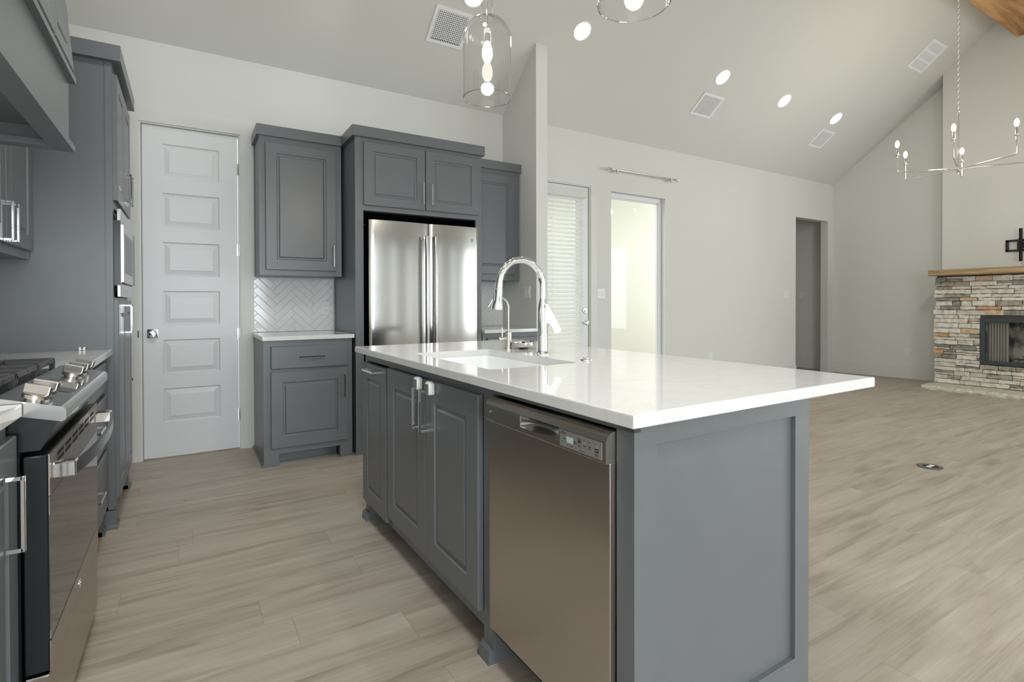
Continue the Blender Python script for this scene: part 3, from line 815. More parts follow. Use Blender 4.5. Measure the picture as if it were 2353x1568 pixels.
# grates: three cast iron frames
for k in range(3):
    a = 0.018+k*(Wr-.036)/3; b_ = a+(Wr-.036)/3-0.006; mb = MB(); zt = 0.960; th = 0.006; y0, y1 = 0.092, Dr-.05
    def bar(x0, x1, y0_, y1_):
        mb.box(x0, x1, y0_, y1_, zt-0.018, zt, 0.003)
    bar(a, b_, y0, y0+.012); bar(a, b_, y1-.012, y1); bar(a, a+.012, y0, y1); bar(b_-.012, b_, y0, y1)
    xm = (a+b_)/2; ym = (y0+y1)/2; bar(a, b_, ym-.005, ym+.005)
    for yc in ((y0+ym)/2, (ym+y1)/2):
        bar(a, xm-.03, yc-.005, yc+.005); bar(xm+.03, b_, yc-.005, yc+.005)
        bar(xm-.005, xm+.005, yc-(ym-y0)/2, yc-.03); bar(xm-.005, xm+.005, yc+.03, yc+(ym-y0)/2)
    for fx in (a, b_-.012):
        for fy in (y0, ym-.006, y1-.012): mb.box(fx, fx+.014, fy, fy+.014, 0.922, zt-.01)
    # raised finger tips
    for yc in ((y0+ym)/2, (ym+y1)/2):
        mb.box(xm-.045, xm-.028, yc-.006, yc+.006, zt-.004, zt+.004, .002); mb.box(xm+.028, xm+.045, yc-.006, yc+.006, zt-.004, zt+.004, .002)
    mb.build('grate', 'iron', rg)
# oven door
mb = MB(); mb.box(0.0, Wr, -0.010, 0.036, 0.272, 0.787, 0.003); od = mb.build('oven_door', 'black', rg); od.location = (0, -0.006, 0)
mb = MB(); mb.box(0.0, Wr, -0.013, -0.010, 0.690, 0.789); mb.box(0.0, Wr, -0.013, -0.010, 0.272, 0.345); mb.build('door_skin', 'steeldark', od)
MB().box(0.003, Wr-.003, -0.0125, -0.0095, 0.347, 0.688).build('oven_glass', mat('oven_glass', rgb(46, 42, 38), 0.03, spec=1.0, IOR=2.2), od)
mb = MB()
for k in range(6):
    for zz in (0.748, 0.764): mb.box(0.085+k*0.104, 0.085+k*0.104+0.08, -0.0136, -0.0128, zz, zz+0.009)
mb.build('vent_slots', 'dark', od)
mb = MB(); pa_ = []; pb_ = []; yo = -0.013
for k in range(25):
    t = k/24; x = 0.022+t*(Wr-.044); q = yo-0.046-0.026*math.sin(PI*t)**0.8
    pa_.append((x, q)); pb_.append((x, q+0.009))
mb.prism(pa_+pb_[::-1], 0.728, 0.758, 'z'); mb.build('handle', 'ssatin', od, smooth=True)
for x in (0.02, Wr-.055):
    MB().box(x, x+0.035, yo-0.046, yo, 0.724, 0.762, 0.003).build('handle_mount', 'chrome', od)
mb = MB(); mb.lathe([(0.015, -0.0133), (0.015, -0.0145), (0.0125, -0.0145), (0.0125, -0.0137), (0, -0.0137)], (Wr/2, 0, 0.308), 'y', 28); bd = mb.build('badge', 'chrome', od, smooth=True)
text_part('GE', 0.012, 'print', od, (Wr/2, -0.0139, 0.308))
mb = MB(); mb.box(0.0, Wr, -0.016, 0.030, 0.06, 0.264, 0.003); mb.build('storage_drawer', 'steeldark', rg)

# ------------------------------------------------------------------ back wall cabinets
# small base cabinet left of the refrigerator
SBX0, SBX1, SBY = 0.447, 1.055, 4.035
sb = empty('base_cabinet', (SBX0, SBY, 0), 0, 'small grey base cabinet with one drawer and one door left of the refrigerator', 'cabinet')
Wb = SBX1-SBX0; Db = YB-SBY-0.003
mb = MB(); mb.box(0, Wb, 0, Db, 0.085, CB); mb.build('body', 'cab', sb)
mb = MB(); mb.box(0.1, Wb-.1, 0.075, 0.09, 0, 0.085); mb.prism([(0.10, 0.0), (Wb-.1, 0.0), (Wb-.1, 0.010), (0.10, 0.010)], 0.066, 0.076, 'y'); mb.box(0, 0.02, 0.09, Db-0.001, 0, 0.085); mb.build('toe_kick', 'cab', sb)
mb = MB(); mb.box(0, 0.098, 0, 0.09, 0, 0.085); mb.box(-0.012, 0.098, -0.010, 0.0, 0, 0.012); mb.box(-0.012, 0, 0, Db-.02, 0, 0.016); mb.build('foot', 'cab', sb)
mb = MB(); mb.box(Wb-.09, Wb, 0, 0.09, 0, 0.085); mb.box(Wb-.09, Wb, -0.010, 0, 0, 0.012); mb.build('foot', 'cab', sb)
d_ = drawer(sb, 0.045, Wb-.035, 0.682, 0.843); pull(d_, 0.315, 0.765, 0.175, False)
d_ = door(sb, 0.045, Wb-.035, 0.128, 0.662, s=0.075); pull(d_, Wb-.065, 0.54, 0.17)
mb = MB(); mb.box(0.437, 1.068, 4.008, YB-0.001, CB, CT, 0.003, 2); tag(mb.build('countertop', 'quartz'), 'white quartz countertop on the small base cabinet left of the refrigerator', 'countertop')

# upper cabinet left
UY = 4.348; UB = 1.359; UT = 2.398; UC = 2.477
uc = empty('upper_cabinet', (0.460, UY, UB), 0, 'grey single-door wall cabinet above the small counter left of the refrigerator', 'cabinet')
Wu = 1.058-0.460; H = UT-UB
MB().box(0, Wu, 0, YB-UY-.003, 0, H).build('body', 'cab', uc)
d_ = door(uc, 0.041, Wu-.043, 0.040, 0.992, s=0.076); pull(d_, Wu-.068, 0.158, 0.17)
crown(uc, [(-0.02, Wu, -0.025, -0.005), (-0.02, 0.0, -0.005, YB-UY-.003), (0, Wu, -0.005, YB-UY-.003)], H, UC-UB)

# refrigerator surround with over-fridge cabinet
FY = 4.01; FX0, FX1 = 1.077, 2.150
fc = empty('refrigerator_cabinet', (FX0, FY, 0), 0, 'tall grey surround with two-door cabinet over the refrigerator', 'cabinet')
Wf = FX1-FX0; Df = YB-FY-0.003
mb = MB(); mb.box(0, 0.02, 0, Df, 0, UT); mb.box(Wf-.02, Wf, 0, Df, 0, UT); mb.box(0.02, 0.062, 0, 0.02, 0, UT); mb.box(Wf-.055, Wf-.02, 0, 0.02, 0, UT); mb.box(0.02, Wf-.02, 0.02, Df, 1.85, UT-.001); mb.box(0.062, Wf-.055, 0, 0.02, 1.849, UT); mb.build('body', 'cab', fc)
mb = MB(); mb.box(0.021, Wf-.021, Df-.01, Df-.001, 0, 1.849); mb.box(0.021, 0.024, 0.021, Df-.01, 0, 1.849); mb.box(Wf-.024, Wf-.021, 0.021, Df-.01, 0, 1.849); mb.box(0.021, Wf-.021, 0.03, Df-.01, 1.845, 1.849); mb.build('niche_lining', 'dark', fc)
mb = MB(); mb.box(-0.010, 0.062, -0.012, 0.0, 0, 0.016); mb.box(-0.010, 0, 0, 0.02, 0, .016); mb.build('foot', 'cab', fc)
d_ = door(fc, 0.062, 0.554, 1.888, 2.368, s=0.07); pull(d_, 0.554-.022, 2.015, 0.17)
d_ = door(fc, 0.560, 1.040, 1.888, 2.368, s=0.07); pull(d_, 0.560+.045, 2.015, 0.17)
crown(fc, [(-0.025, Wf+.02, -0.03, -0.01), (-0.025, 0, -0.01, Df-.001), (Wf, Wf+.02, -0.01, Df-.001), (0, Wf, -0.01, Df-.001)], UT, UC)

# refrigerator
fr = empty('refrigerator', (1.165, 3.95, 0), 0, 'stainless french door refrigerator with curved doors and bar handles', 'refrigerator')
W = 2.093-1.165
MB().box(0.004, W-.004, 0.085, 0.68, 0.02, 1.745).build('body', 'black', fr)


def bulge(x0, x1, z0, z1, y0, yd, amp, edge=0.012):
    """convex door: front curves out over the width, rounded vertical edges"""
    mb = MB(); n = 24; P = []
    for k in range(n+1):
        t = k/n; x = x0+t*(x1-x0); y = y0-amp*math.sin(PI*t)**0.9
        dx = min(x-x0, x1-x)
        if dx < edge: y += (edge-dx)*0.6*(1-dx/edge)
        P.append((x, y))
    P += [(x1, y0+yd), (x0, y0+yd)]
    mb.prism(P, z0, z1, 'z'); return mb


for (a, b_, hx) in ((0.0, 0.478, 0.445), (0.484, W, 0.519)):
    d_ = bulge(a, b_, 0.62, 1.775, 0.008, 0.07, 0.016).build('fridge_door', 'steel', fr, smooth=True)
    mb = MB(); mb.tube([(hx, -0.046, 0.70), (hx, -0.054, 1.0), (hx, -0.054, 1.5), (hx, -0.046, 1.67)], 0.017, 12, ry=0.011, up_=(1, 0, 0)); hn = mb.build('handle', 'ssatin', d_, smooth=True)
    mb = MB(); mb.box(hx-.012, hx+.012, -0.050, 0.0, 1.645, 1.675, 0.003); mb.build('handle_mount', 'chrome', d_); MB().box(hx-.012, hx+.012, -0.050, 0.0, 0.70, 0.73, 0.003).build('handle_mount', 'chrome', d_)
d_ = bulge(0, W, 0.06, 0.61, 0.008, 0.07, 0.016).build('freezer_drawer', 'steel', fr, smooth=True)
mb = MB(); mb.tube([(0.06, -0.046, 0.56), (0.46, -0.054, 0.56), (W-.06, -0.046, 0.56)], 0.015, 12); mb.build('handle', 'ssatin', d_, smooth=True)
mb = MB(); mb.box(0.0, 0.06, 0.03, 0.09, 1.748, 1.775, 0.004); mb.build('hinge_cover', 'black', fr)
mb = MB(); mb.box(W-.06, W, 0.03, 0.09, 1.748, 1.775, 0.004); mb.build('hinge_cover', 'black', fr)
mb = MB(); mb.lathe([(0.016, -0.0005), (0.016, -0.0018), (0.0145, -0.0018), (0.0145, -0.0008), (0, -0.0008)], (W-.065, 0, 1.665), 'y', 28); mb.build('badge', 'ssatin', fr, smooth=True)
text_part('GE', 0.014, 'greyplastic', fr, (W-.065, -0.0012, 1.665))

# right-hand cabinets between refrigerator and partition
uc = empty('upper_cabinet', (2.154, UY, UB), 0, 'grey wall cabinet right of the refrigerator, half hidden behind it', 'cabinet')
Wu = 2.745-2.154
MB().box(0, Wu-.02, 0, YB-UY-.003, 0, H).build('body', 'cab', uc)
MB().box(Wu-.02, Wu, 0.0, YB-UY-.003, 0.0, H).build('side_panel', 'cab', uc)
d_ = door(uc, 0.03, Wu-.06, 0.055, 0.992, s=0.076); pull(d_, 0.06, 0.16, 0.17)
crown(uc, [(0.02, Wu+.008, -0.025, -0.005), (0.02, Wu+.008, -0.005, YB-UY-.003)], H, UC-UB)
sb = empty('base_cabinet', (2.154, 4.0, 0), 0, 'grey base cabinet between the refrigerator and the partition wall', 'cabinet')
Wb = 2.757-2.154
MB().box(0, Wb, 0, YB-4.003, 0.085, CB).build('body', 'cab', sb); MB().box(0, Wb, 0.07, 0.09, 0, .085).build('toe_kick', 'cab', sb)
d_ = drawer(sb, 0.04, Wb-.04, 0.682, 0.843); pull(d_, Wb/2, 0.765, 0.175, False); d_ = door(sb, 0.04, Wb-.04, 0.128, 0.662); pull(d_, .08, 0.54, 0.17)
mb = MB(); mb.box(2.153, 2.758, 3.96, YB-0.001, CB, CT, 0.003, 2); tag(mb.build('countertop', 'quartz'), 'white quartz countertop between the refrigerator and the partition wall', 'countertop')

# ------------------------------------------------------------------ island
# cabinet faces -x: local x -> -Y (0 at far end), local y -> +X
IR = -PI/2+IA
IYF = 2.815; IXF = 0.825
isl = empty('island_cabinet', ISL(IXF, IYF), IR, 'grey island cabinet with doors, a framed end panel and furniture feet', 'island')
LI = IYF-0.84; DI = 1.512-IXF      # length, depth
ly = lambda Y: IYF-Y               # world-ish local y to cabinet x
xs1, xs2 = ly(1.515), ly(1.455)    # stile between doors and dishwasher
xd2 = ly(0.895)                     # end of dishwasher bay
mb = MB()
mb.box(0, xs1, 0.0, 0.02, 0.845, CB); mb.box(xs1, xs2, 0.0, DI-.02, 0.0, CB)      # top rail, divider
mb.box(xs2, LI, 0.0, 0.02, 0.861, CB)
mb.box(0, 0.045, 0, 0.02, 0.10, 0.845); mb.box(ly(2.43), ly(2.40), 0, 0.02, 0.10, 0.845)
mb.box(0, xs1, 0.0, 0.02, 0.095, 0.14)                                            # bottom rail
mb.box(0, xs1, 0.02, DI-.02, 0.095, 0.115); mb.box(0, xs1, 0.021, 0.03, 0.115, 0.62)
mb.box(0, 0.02, 0.02, DI-.02, 0.0, CB)                                            # far end
mb.box(xd2, LI-.022, 0.0, 0.02, 0.0, CB); mb.box(0, LI-.02, DI-.02, DI, 0.0, CB)  # end stile, back panel
mb.box(0.02, xs1, 0.09, 0.105, 0.0, 0.095)                                        # toe kick
mb.build('body', 'cab', isl)
# framed end panel (faces -y world, at Y=0.84)
mb = MB(); e0 = LI-.022
def epb(y0, y1, z0, z1, dpt): mb.box(e0, dpt, y0, y1, z0, z1)
pw0, pw1 = 0.070, DI-0.068
mb.box(e0, LI-.014, 0.0, DI, 0.0, CB)
mb.box(LI-.014, LI, 0.0, pw0, 0.0, CB); mb.box(LI-.014, LI, pw1, DI, 0.0, CB); mb.box(LI-.014, LI, pw0, pw1, 0.828, CB); mb.box(LI-.014, LI, pw0, pw1, 0.0, 0.148)
mb.build('end_panel', 'cab', isl)
for (a, b_, s_) in ((xs1, xs2, 'lr'), (0.0, 0.06, 'l')):
    mb = MB()
    if a == 0: mb.box(a, b_, 0.0, 0.08, 0, 0.095)
    mb.prism([(a-.014, 0), (b_+.0, 0), (b_+.0, 0.014), (b_, 0.045), (a, 0.045), (a-.006, 0.028), (a-.014, 0.014)], -0.018, 0.0, 'y')
    mb.prism([(-0.018, 0), (0.07, 0), (0.07, 0.045), (0.0, 0.045), (-0.018, 0.014)], a-.014, a, 'x')
    mb.build('foot', 'cab', isl)
tr = door(isl, ly(2.805), ly(2.432), 0.108, 0.836, s=0.075); tr.name = 'door'
pull(tr, ly(2.62), 0.806, 0.17, False)
dl = door(isl, ly(2.41), ly(1.957), 0.142, 0.843, s=0.082); pull(dl, ly(2.01), 0.725, 0.165)
dR = door(isl, ly(1.952), ly(1.519), 0.142, 0.846, s=0.082); pull(dR, ly(1.947)+0.004, 0.722, 0.165)

# child locks
for i, (Y, Z) in enumerate(((1.995, 0.824), (1.878, 0.820))):
    lk = empty('cabinet_lock', ISL(IXF-0.020, Y, Z), IR, ('white and grey child safety lock on the left island sink door', 'white and grey child safety lock on the right island sink door')[i], 'child lock')
    mb = MB(); mb.box(-0.021, 0.021, -0.026, 0.0, -0.023, 0.023, 0.006, 3); b_ = mb.build('housing', 'white', lk, smooth=True)
    MB().box(-0.017, 0.017, -0.0272, -0.0255, -0.019, 0.019, 0.0008).build('button', 'greyplastic', lk)
    MB().box(-0.016, 0.010, -0.020, -0.004, 0.022, 0.027, 0.001).build('latch_strap', 'white', lk)

# dishwasher
dw = empty('dishwasher', ISL(0.808, 1.449), IR, 'stainless dishwasher with pocket handle built into the island', 'dishwasher')
Wdw = 1.449-0.899
MB().box(0.004, Wdw-.004, 0.02, 0.56, 0.10, 0.850).build('tub', 'dark', dw)
mb = MB(); mb.box(0, Wdw, 0.0, 0.02, 0.128, 0.783, 0.0025, 2); mb.build('door_panel', 'steeldark', dw)
# control band with a bullnose top and a real handle pocket
mb = MB(); pk0, pk1 = 0.198, 0.378; pz0, pz1 = 0.797, 0.832
profl = [(0.02, 0.782), (-0.010, 0.782), (-0.012, 0.785), (-0.012, 0.822), (-0.011, 0.832), (-0.006, 0.842), (0.0, 0.848), (0.010, 0.853), (0.02, 0.854)]
mb.prism(profl, 0, pk0, 'x'); mb.prism(profl, pk1, Wdw, 'x')
mb.prism([(0.02, 0.782), (-0.010, 0.782), (-0.012, 0.785), (-0.012, pz0), (0.02, pz0)], pk0, pk1, 'x')
mb.prism([(0.02, pz1), (-0.011, pz1), (-0.006, 0.842), (0.0, 0.848), (0.010, 0.853), (0.02, 0.854)], pk0, pk1, 'x')
cb = mb.build('control_band', 'steeldark', dw)
mb = MB()   # scooped pocket
n = 10; vs = []; fs = []
for i in range(n+1):
    for j in range(n+1):
        u = i/n; v = j/n; d_ = 0.026*(math.sin(PI*u)**0.45)*(math.sin(PI*v)**0.6) if 0 < u < 1 and 0 < v < 1 else 0
        vs.append((pk0+u*(pk1-pk0), -0.0105+d_, pz0+v*(pz1-pz0)))
for i in range(n):
    for j in range(n): fs.append((i*(n+1)+j, (i+1)*(n+1)+j, (i+1)*(n+1)+j+1, i*(n+1)+j+1))
mb.add(vs, fs); mb.build('handle_pocket', 'ssatin', cb, smooth=True)
mb = MB(); mb.rings(0.382, Wdw-.012, 0.789, 0.829, [(0, -0.0118), (0, -0.0131), (0.001, -0.0135)]); kp = mb.build('keypad', mat('keypad_grey', (0.30, 0.29, 0.27, 1), 0.42, 0.35), dw)
yk = -0.0137
def kx(u): return 0.382+u*(Wdw-.012-0.382)
MB().box(kx(.185), kx(.345), yk-.0003, yk+.0003, 0.803, 0.817).build('display', 'lcd', dw)
mb = MB(); mb.box(kx(.455), kx(.545), yk-.0003, yk+.0002, 0.812, 0.8175); mb.box(kx(.855), kx(.935), yk-.0003, yk+.0002, 0.803, 0.811)
for u in (0.05, .85): mb.box(kx(u)+.001, kx(u)+.009, yk-.0003, yk+.0002, 0.8015 if u > .5 else 0.8012, 0.8018 if u > .5 else 0.8015)
mb.build('printed_marks', 'print', dw)
mb = MB()
for u, z in ((.22, .8005), (.30, .8005), (.465, .8150), (.53, .8150), (.62, .8165), (.73, .8165), (.895, .8165), (.565, .7975)): mb.cyl((kx(u), yk-.0004, z), 0.0009, 0.0004, 'y', 8)
mb.build('indicator_dots', 'white', dw)
for t_, u, z, s_ in (('Auto  Normal', .10, .8255, .0034), ('Heavy  Light', .10, .8220, .0034), ('Cycle', .12, .8100, .0045), ('Delay\nHours', .395, .8085, .0042), ('Heated Dry', .50, .8205, .0034), ('Dry\nBoost', .50, .8060, .0040),
                     ('Hot', .62, .8200, .0034), ('Steam', .62, .8085, .0045), ('Boost', .73, .8200, .0034), ('Wash\nTemp', .735, .8080, .0044), ('Clean', .21, .7965, .0034), ('Sanitized', .31, .7965, .0034), ('Lock Controls', .565, .7945, .0034), ('Cancel', .895, .7985, .0034), ('Hold 3 Sec', .895, .7950, .0034)):
    text_part(t_, s_, 'print', dw, (kx(u), yk-.0002, z), depth=0.0001)
text_part('Start', 0.0045, 'printlight', dw, (kx(.895), yk-.0005, .807), depth=0.0001)
mb = MB(); mb.lathe([(0.0085, -0.0118), (0.0085, -0.0126), (0.0075, -0.0126), (0.0075, -0.0121), (0, -0.0121)], (0.032, 0, 0.813), 'y', 24); mb.build('badge', 'ssatin', dw, smooth=True)
text_part('GE', 0.0075, 'printlight', dw, (0.032, -0.0124, 0.813), depth=0.0001)

# countertop with a cut-out for the sink
CX0, CX1, CY0, CY1 = 0.779, 1.80, 0.797, 2.85
SX0, SX1, SY0, SY1 = 0.898, 1.290, 1.597, 2.315


def rrect(x0, x1, y0, y1, r, n=6):
    P = []
    for cx, cy, a0 in ((x1-r, y1-r, 0), (x0+r, y1-r, 90), (x0+r, y0+r, 180), (x1-r, y0+r, 270)):
        for k in range(n+1):
            a = math.radians(a0+90*k/n); P.append((cx+r*math.cos(a), cy+r*math.sin(a)))
    return P


def slab_with_hole(outer_prof, x0, x1, y0, y1, hole, mb):
    """outer rectangle grows through outer_prof = [(inset, z)...]; hole is a rounded loop with the same count"""
    n = len(hole)
    # map each hole vertex to an outer perimeter point (quadrant wise)
    q = n//4; outer = []
    cs = [(x1, y1), (x0, y1), (x0, y0), (x1, y0)]
    def loop(ins, z):
        out = []
        for k in range(n):
            c = cs[k//q]; j = k % q; hx, hy = hole[k]
            X = c[0]-math.copysign(ins, c[0]-(x0+x1)/2); Y = c[1]-math.copysign(ins, c[1]-(y0+y1)/2)
            out.append((X, Y, z))
        return out
    return loop


cs_mb = MB()
hole = rrect(SX0, SX1, SY0, SY1, 0.03)
bm = bmesh.new()
zt, zb = CT, CB; ch = 0.0035
def rect(i, z): return [(CX0+i, CY0+i, z), (CX1-i, CY0+i, z), (CX1-i, CY1-i, z), (CX0+i, CY1-i, z)]
L1 = [bm.verts.new(p) for p in rect(ch, zt)]; L2 = [bm.verts.new(p) for p in rect(ch*.3, zt-ch*.3)]; L3 = [bm.verts.new(p) for p in rect(0, zt-ch)]; L4 = [bm.verts.new(p) for p in rect(0, zb+ch*.5)]; L5 = [bm.verts.new(p) for p in rect(ch*.5, zb)]
Hh = [bm.verts.new((x, y, zt)) for x, y in hole]; Hb = [bm.verts.new((x, y, zb)) for x, y in hole]
for A, B in ((L1, L2), (L2, L3), (L3, L4), (L4, L5)):
    for k in range(4): bm.faces.new((A[k], A[(k+1) % 4], B[(k+1) % 4], B[k]))
nH = len(Hh)
for k in range(nH): bm.faces.new((Hh[k], Hh[(k+1) % nH], Hb[(k+1) % nH], Hb[k]))
for LL, HH in ((L1, Hh), (L5, Hb)):
    q = nH//4  # corner blocks: order ++,-+,--,+-
    cm = [LL[2], LL[3], LL[0], LL[1]]
    for c in range(4):
        blk = HH[c*q:(c+1)*q]
        for k in range(q-1): bm.faces.new((cm[c], blk[k], blk[k+1]))
        nx = HH[((c+1) % 4)*q]
        bm.faces.new((cm[c], blk[-1], nx, cm[(c+1) % 4]))
for v in bm.verts: v.co -= Vector((CX0, CY0, 0))
it = MB(); it.bm(bm); ic = it.build('island_countertop', 'quartz', None, loc=(CX0, CY0, 0)); ic.rotation_euler = (0, 0, IA)
tag(ic, 'large white quartz island countertop with a sink cut-out', 'countertop')

# sink basin
sk = empty('kitchen_sink', ISL((SX0+SX1)/2, (SY0+SY1)/2, CB), IA, 'white undermount sink set into the island countertop', 'sink')
hx, hy = (SX1-SX0)/2, (SY1-SY0)/2
mb = MB(); mb.cap = False
loops = [(0.025, 0.0, 0.045), (-0.002, 0.0, 0.028), (-0.003, -0.01, 0.028), (-0.008, -0.17, 0.03), (-0.02, -0.195, 0.04), (-0.05, -0.205, 0.05)]
vs = []; fs = []; cnt = None
for d_, z, r_ in loops:
    P = rrect(-hx-d_, hx+d_, -hy-d_, hy+d_, r_); cnt = len(P); vs += [(x, y, z-0.0005) for x, y in P]
for i in range(len(loops)-1):
    for k in range(cnt): fs.append((i*cnt+k, i*cnt+(k+1) % cnt, (i+1)*cnt+(k+1) % cnt, (i+1)*cnt+k))
fs.append(tuple((len(loops)-1)*cnt+k for k in range(cnt)))
mb.add(vs, fs); basin = mb.build('basin', 'sink', sk, smooth=True)
mb = MB(); mb.lathe([(0.045, -0.2045), (0.045, -0.202), (0.036, -0.2045), (0, -0.207)], (0, 0, 0), 'z', 24); mb.build('drain', 'nickel', sk, smooth=True)
mb = MB(); mb.box(hx-0.0005, hx+0.004, -0.052, -0.006, -0.024, -0.010); mb.build('maker_plate', 'greyplastic', sk)
text_part('BLANCO', 0.009, 'white', sk, (hx-0.0007, -0.029, -0.017), (PI/2, 0, -PI/2), depth=0.0003)

# main faucet
fa = empty('kitchen_faucet', ISL(1.361, 1.940, CT), IA, 'tall chrome gooseneck pull-down faucet behind the sink', 'faucet')
mb = MB(); mb.lathe([(0.031, 0), (0.031, 0.006), (0.026, 0.012), (0.0235, 0.02), (0.0225, 0.10), (0.024, 0.16), (0.0235, 0.205), (0.017, 0.235), (0.0145, 0.25)], (0, 0, 0), 'z', 28); mb.build('base', 'chrome', fa, smooth=True)
mb = MB(); pts = [(0, 0, 0.24), (0, 0, 0.305)]; rA = 0.1125
for k in range(0, 17): a = PI*k/16*0.96; pts.append((-rA+rA*math.cos(a), 0, 0.305+rA*math.sin(a)))
mb.tube(pts, 0.0145, 16); mb.build('spout', 'chrome', fa, smooth=True)
e = Vector(pts[-1]); mb = MB(); dirn = Vector((-0.10, 0, -1)).normalized()
sp = [e+dirn*t for t in (0, 0.03, 0.031, 0.075, 0.11, 0.118)]; mb.tube(sp, [0.0150, 0.0155, 0.0165, 0.018, 0.0245, 0.0235], 18); mb.build('spray_head', 'chrome', fa, smooth=True)
mb = MB(); mb.tube([e+dirn*0.045+Vector((-0.017, 0.0, 0)), e+dirn*0.085+Vector((-0.020, 0, 0))], 0.005, 8); mb.build('spray_button', 'greyplastic', fa, smooth=True)
mb = MB(); mb.M = Matrix.Rotation(math.radians(-35), 4, 'Z')
mb.lathe([(0.016, 0.0), (0.016, 0.030), (0.013, 0.034), (0, 0.034)], (0, 0, 0.145), 'x', 22)
mb.build('handle_hub', 'chrome', fa, smooth=True)
mb = MB(); mb.M = Matrix.Rotation(math.radians(-35), 4, 'Z')
mb.prism([(0.010, 0.222), (0.021, 0.228), (0.034, 0.205), (0.083, 0.112), (0.076, 0.100), (0.055, 0.093), (0.040, 0.125), (0.018, 0.150)], -0.015, 0.015, 'y'); mb.build('lever', 'chrome', fa)

# filter faucet
ff = empty('filter_faucet', ISL(1.385, 2.272, CT), IA, 'small brushed nickel filtered water faucet at the far side of the sink', 'faucet')
mb = MB(); mb.lathe([(0.021, 0), (0.021, 0.004), (0.0175, 0.006), (0.0175, 0.085), (0.008, 0.088)], (0, 0, 0), 'z', 24); mb.build('base', 'nickel', ff, smooth=True)
mb = MB(); pts = [(0, 0, 0.085), (0, 0, 0.22)]; rA = 0.053
for k in range(0, 13): a = math.radians(148)*k/12; pts.append((-rA+rA*math.cos(a), 0, 0.207+rA*math.sin(a)))
pts.append((pts[-1][0]-0.016, 0, pts[-1][2]-0.024))
mb.tube(pts, 0.0052, 12); mb.build('spout', 'nickel', ff, smooth=True)
mb = MB(); mb.lathe([(0.011, 0), (0.011, -0.040), (0.009, -0.043), (0, -0.043)], (-0.012, 0, 0.05), 'x', 18); mb.tube([(-0.036, 0, 0.05), (-0.036, 0, 0.108)], 0.0032, 8); mb.build('lever', 'nickel', ff, smooth=True)

# strainer
ss = empty('sink_strainer', ISL(1.445, 2.225, CT), IA, 'round steel drain strainer with black rubber stopper lying by the small faucet', 'strainer')
mb = MB(); mb.cap = False; mb.M = Matrix.Rotation(math.radians(-3), 4, 'Y')
mb.lathe([(0.0, 0.014), (0.040, 0.013), (0.050, 0.016), (0.0535, 0.034), (0.057, 0.035), (0.0575, 0.032), (0.054, 0.014), (0.041, 0.009), (0.0, 0.009)], (0, 0, 0), 'z', 32); mb.build('basket', 'nickel', ss, smooth=True)
mb = MB(); mb.lathe([(0.022, 0), (0.022, 0.010), (0, 0.010)], (0, 0, 0.0), 'z', 20); mb.build('stopper', 'blackplastic', ss, smooth=True)
mb = MB(); mb.lathe([(0.006, 0.016), (0.005, 0.028), (0.010, 0.032), (0.010, 0.036), (0, 0.037)], (0, 0, 0.0), 'z', 16); mb.build('knob', 'blackplastic', ss, smooth=True)

# air switch button
ab = empty('disposal_button', ISL(1.374, 1.655, CT), IA, 'round chrome disposal air switch button set in the island top', 'button')
mb = MB(); mb.lathe([(0.026, 0), (0.025, 0.004), (0.017, 0.006), (0.015, 0.004)], (0, 0, 0), 'z', 28); mb.build('collar', 'chrome', ab, smooth=True)
mb = MB(); mb.lathe([(0.013, 0.003), (0.013, 0.010), (0.010, 0.012), (0, 0.012)], (0, 0, 0), 'z', 24); mb.build('button', 'chrome', ab, smooth=True)

# ------------------------------------------------------------------ ceiling fixtures
SLOPE = Matrix.Rotation(-math.atan(SL), 4, 'X')     # local z=0 plane lies along the ceiling, -z points into the room


def on_ceiling(o, x, y):
    o.matrix_world = Matrix.Translation((x, y, zc(y))) @ SLOPE
    return o


cans = [(2.033, 3.91), (3.165, 3.90), (5.187, 3.89), (6.417, 3.912), (7.637, 3.915)]
names = ['recessed ceiling light above the near glass pendant, cut by the top edge', 'recessed ceiling light between the two glass pendants, largest one in view', 'recessed ceiling light second from the partition wall, above the middle vent', 'recessed ceiling light third from the partition wall', 'recessed ceiling light nearest the fireplace wall']
for (x, y), nm in zip(cans, names):
    c = empty('recessed_light', label=nm, cat='ceiling light', group='recessed lights along the sloped ceiling'); on_ceiling(c, x, y)
    mb = MB(); mb.cap = False; mb.lathe([(0.080, -0.001), (0.082, -0.006), (0.094, -0.005), (0.097, 0.0)], (0, 0, 0), 'z', 32); mb.build('trim_ring', 'vent', c, smooth=True)
    mb = MB(); mb.lathe([(0.081, -0.0035), (0.0, -0.0035)], (0, 0, 0), 'z', 32); mb.build('lens', 'led', c)
    l = bpy.data.lights.new('can', 'SPOT'); l.energy = 9; l.spot_size = math.radians(130); l.spot_blend = 1.0; l.shadow_soft_size = 0.07; l.color = (1, 0.93, 0.82)
    lo = bpy.data.objects.new('lamp_glow', l); COL.objects.link(lo); lo.parent = c; lo.location = (0, 0, -0.02)


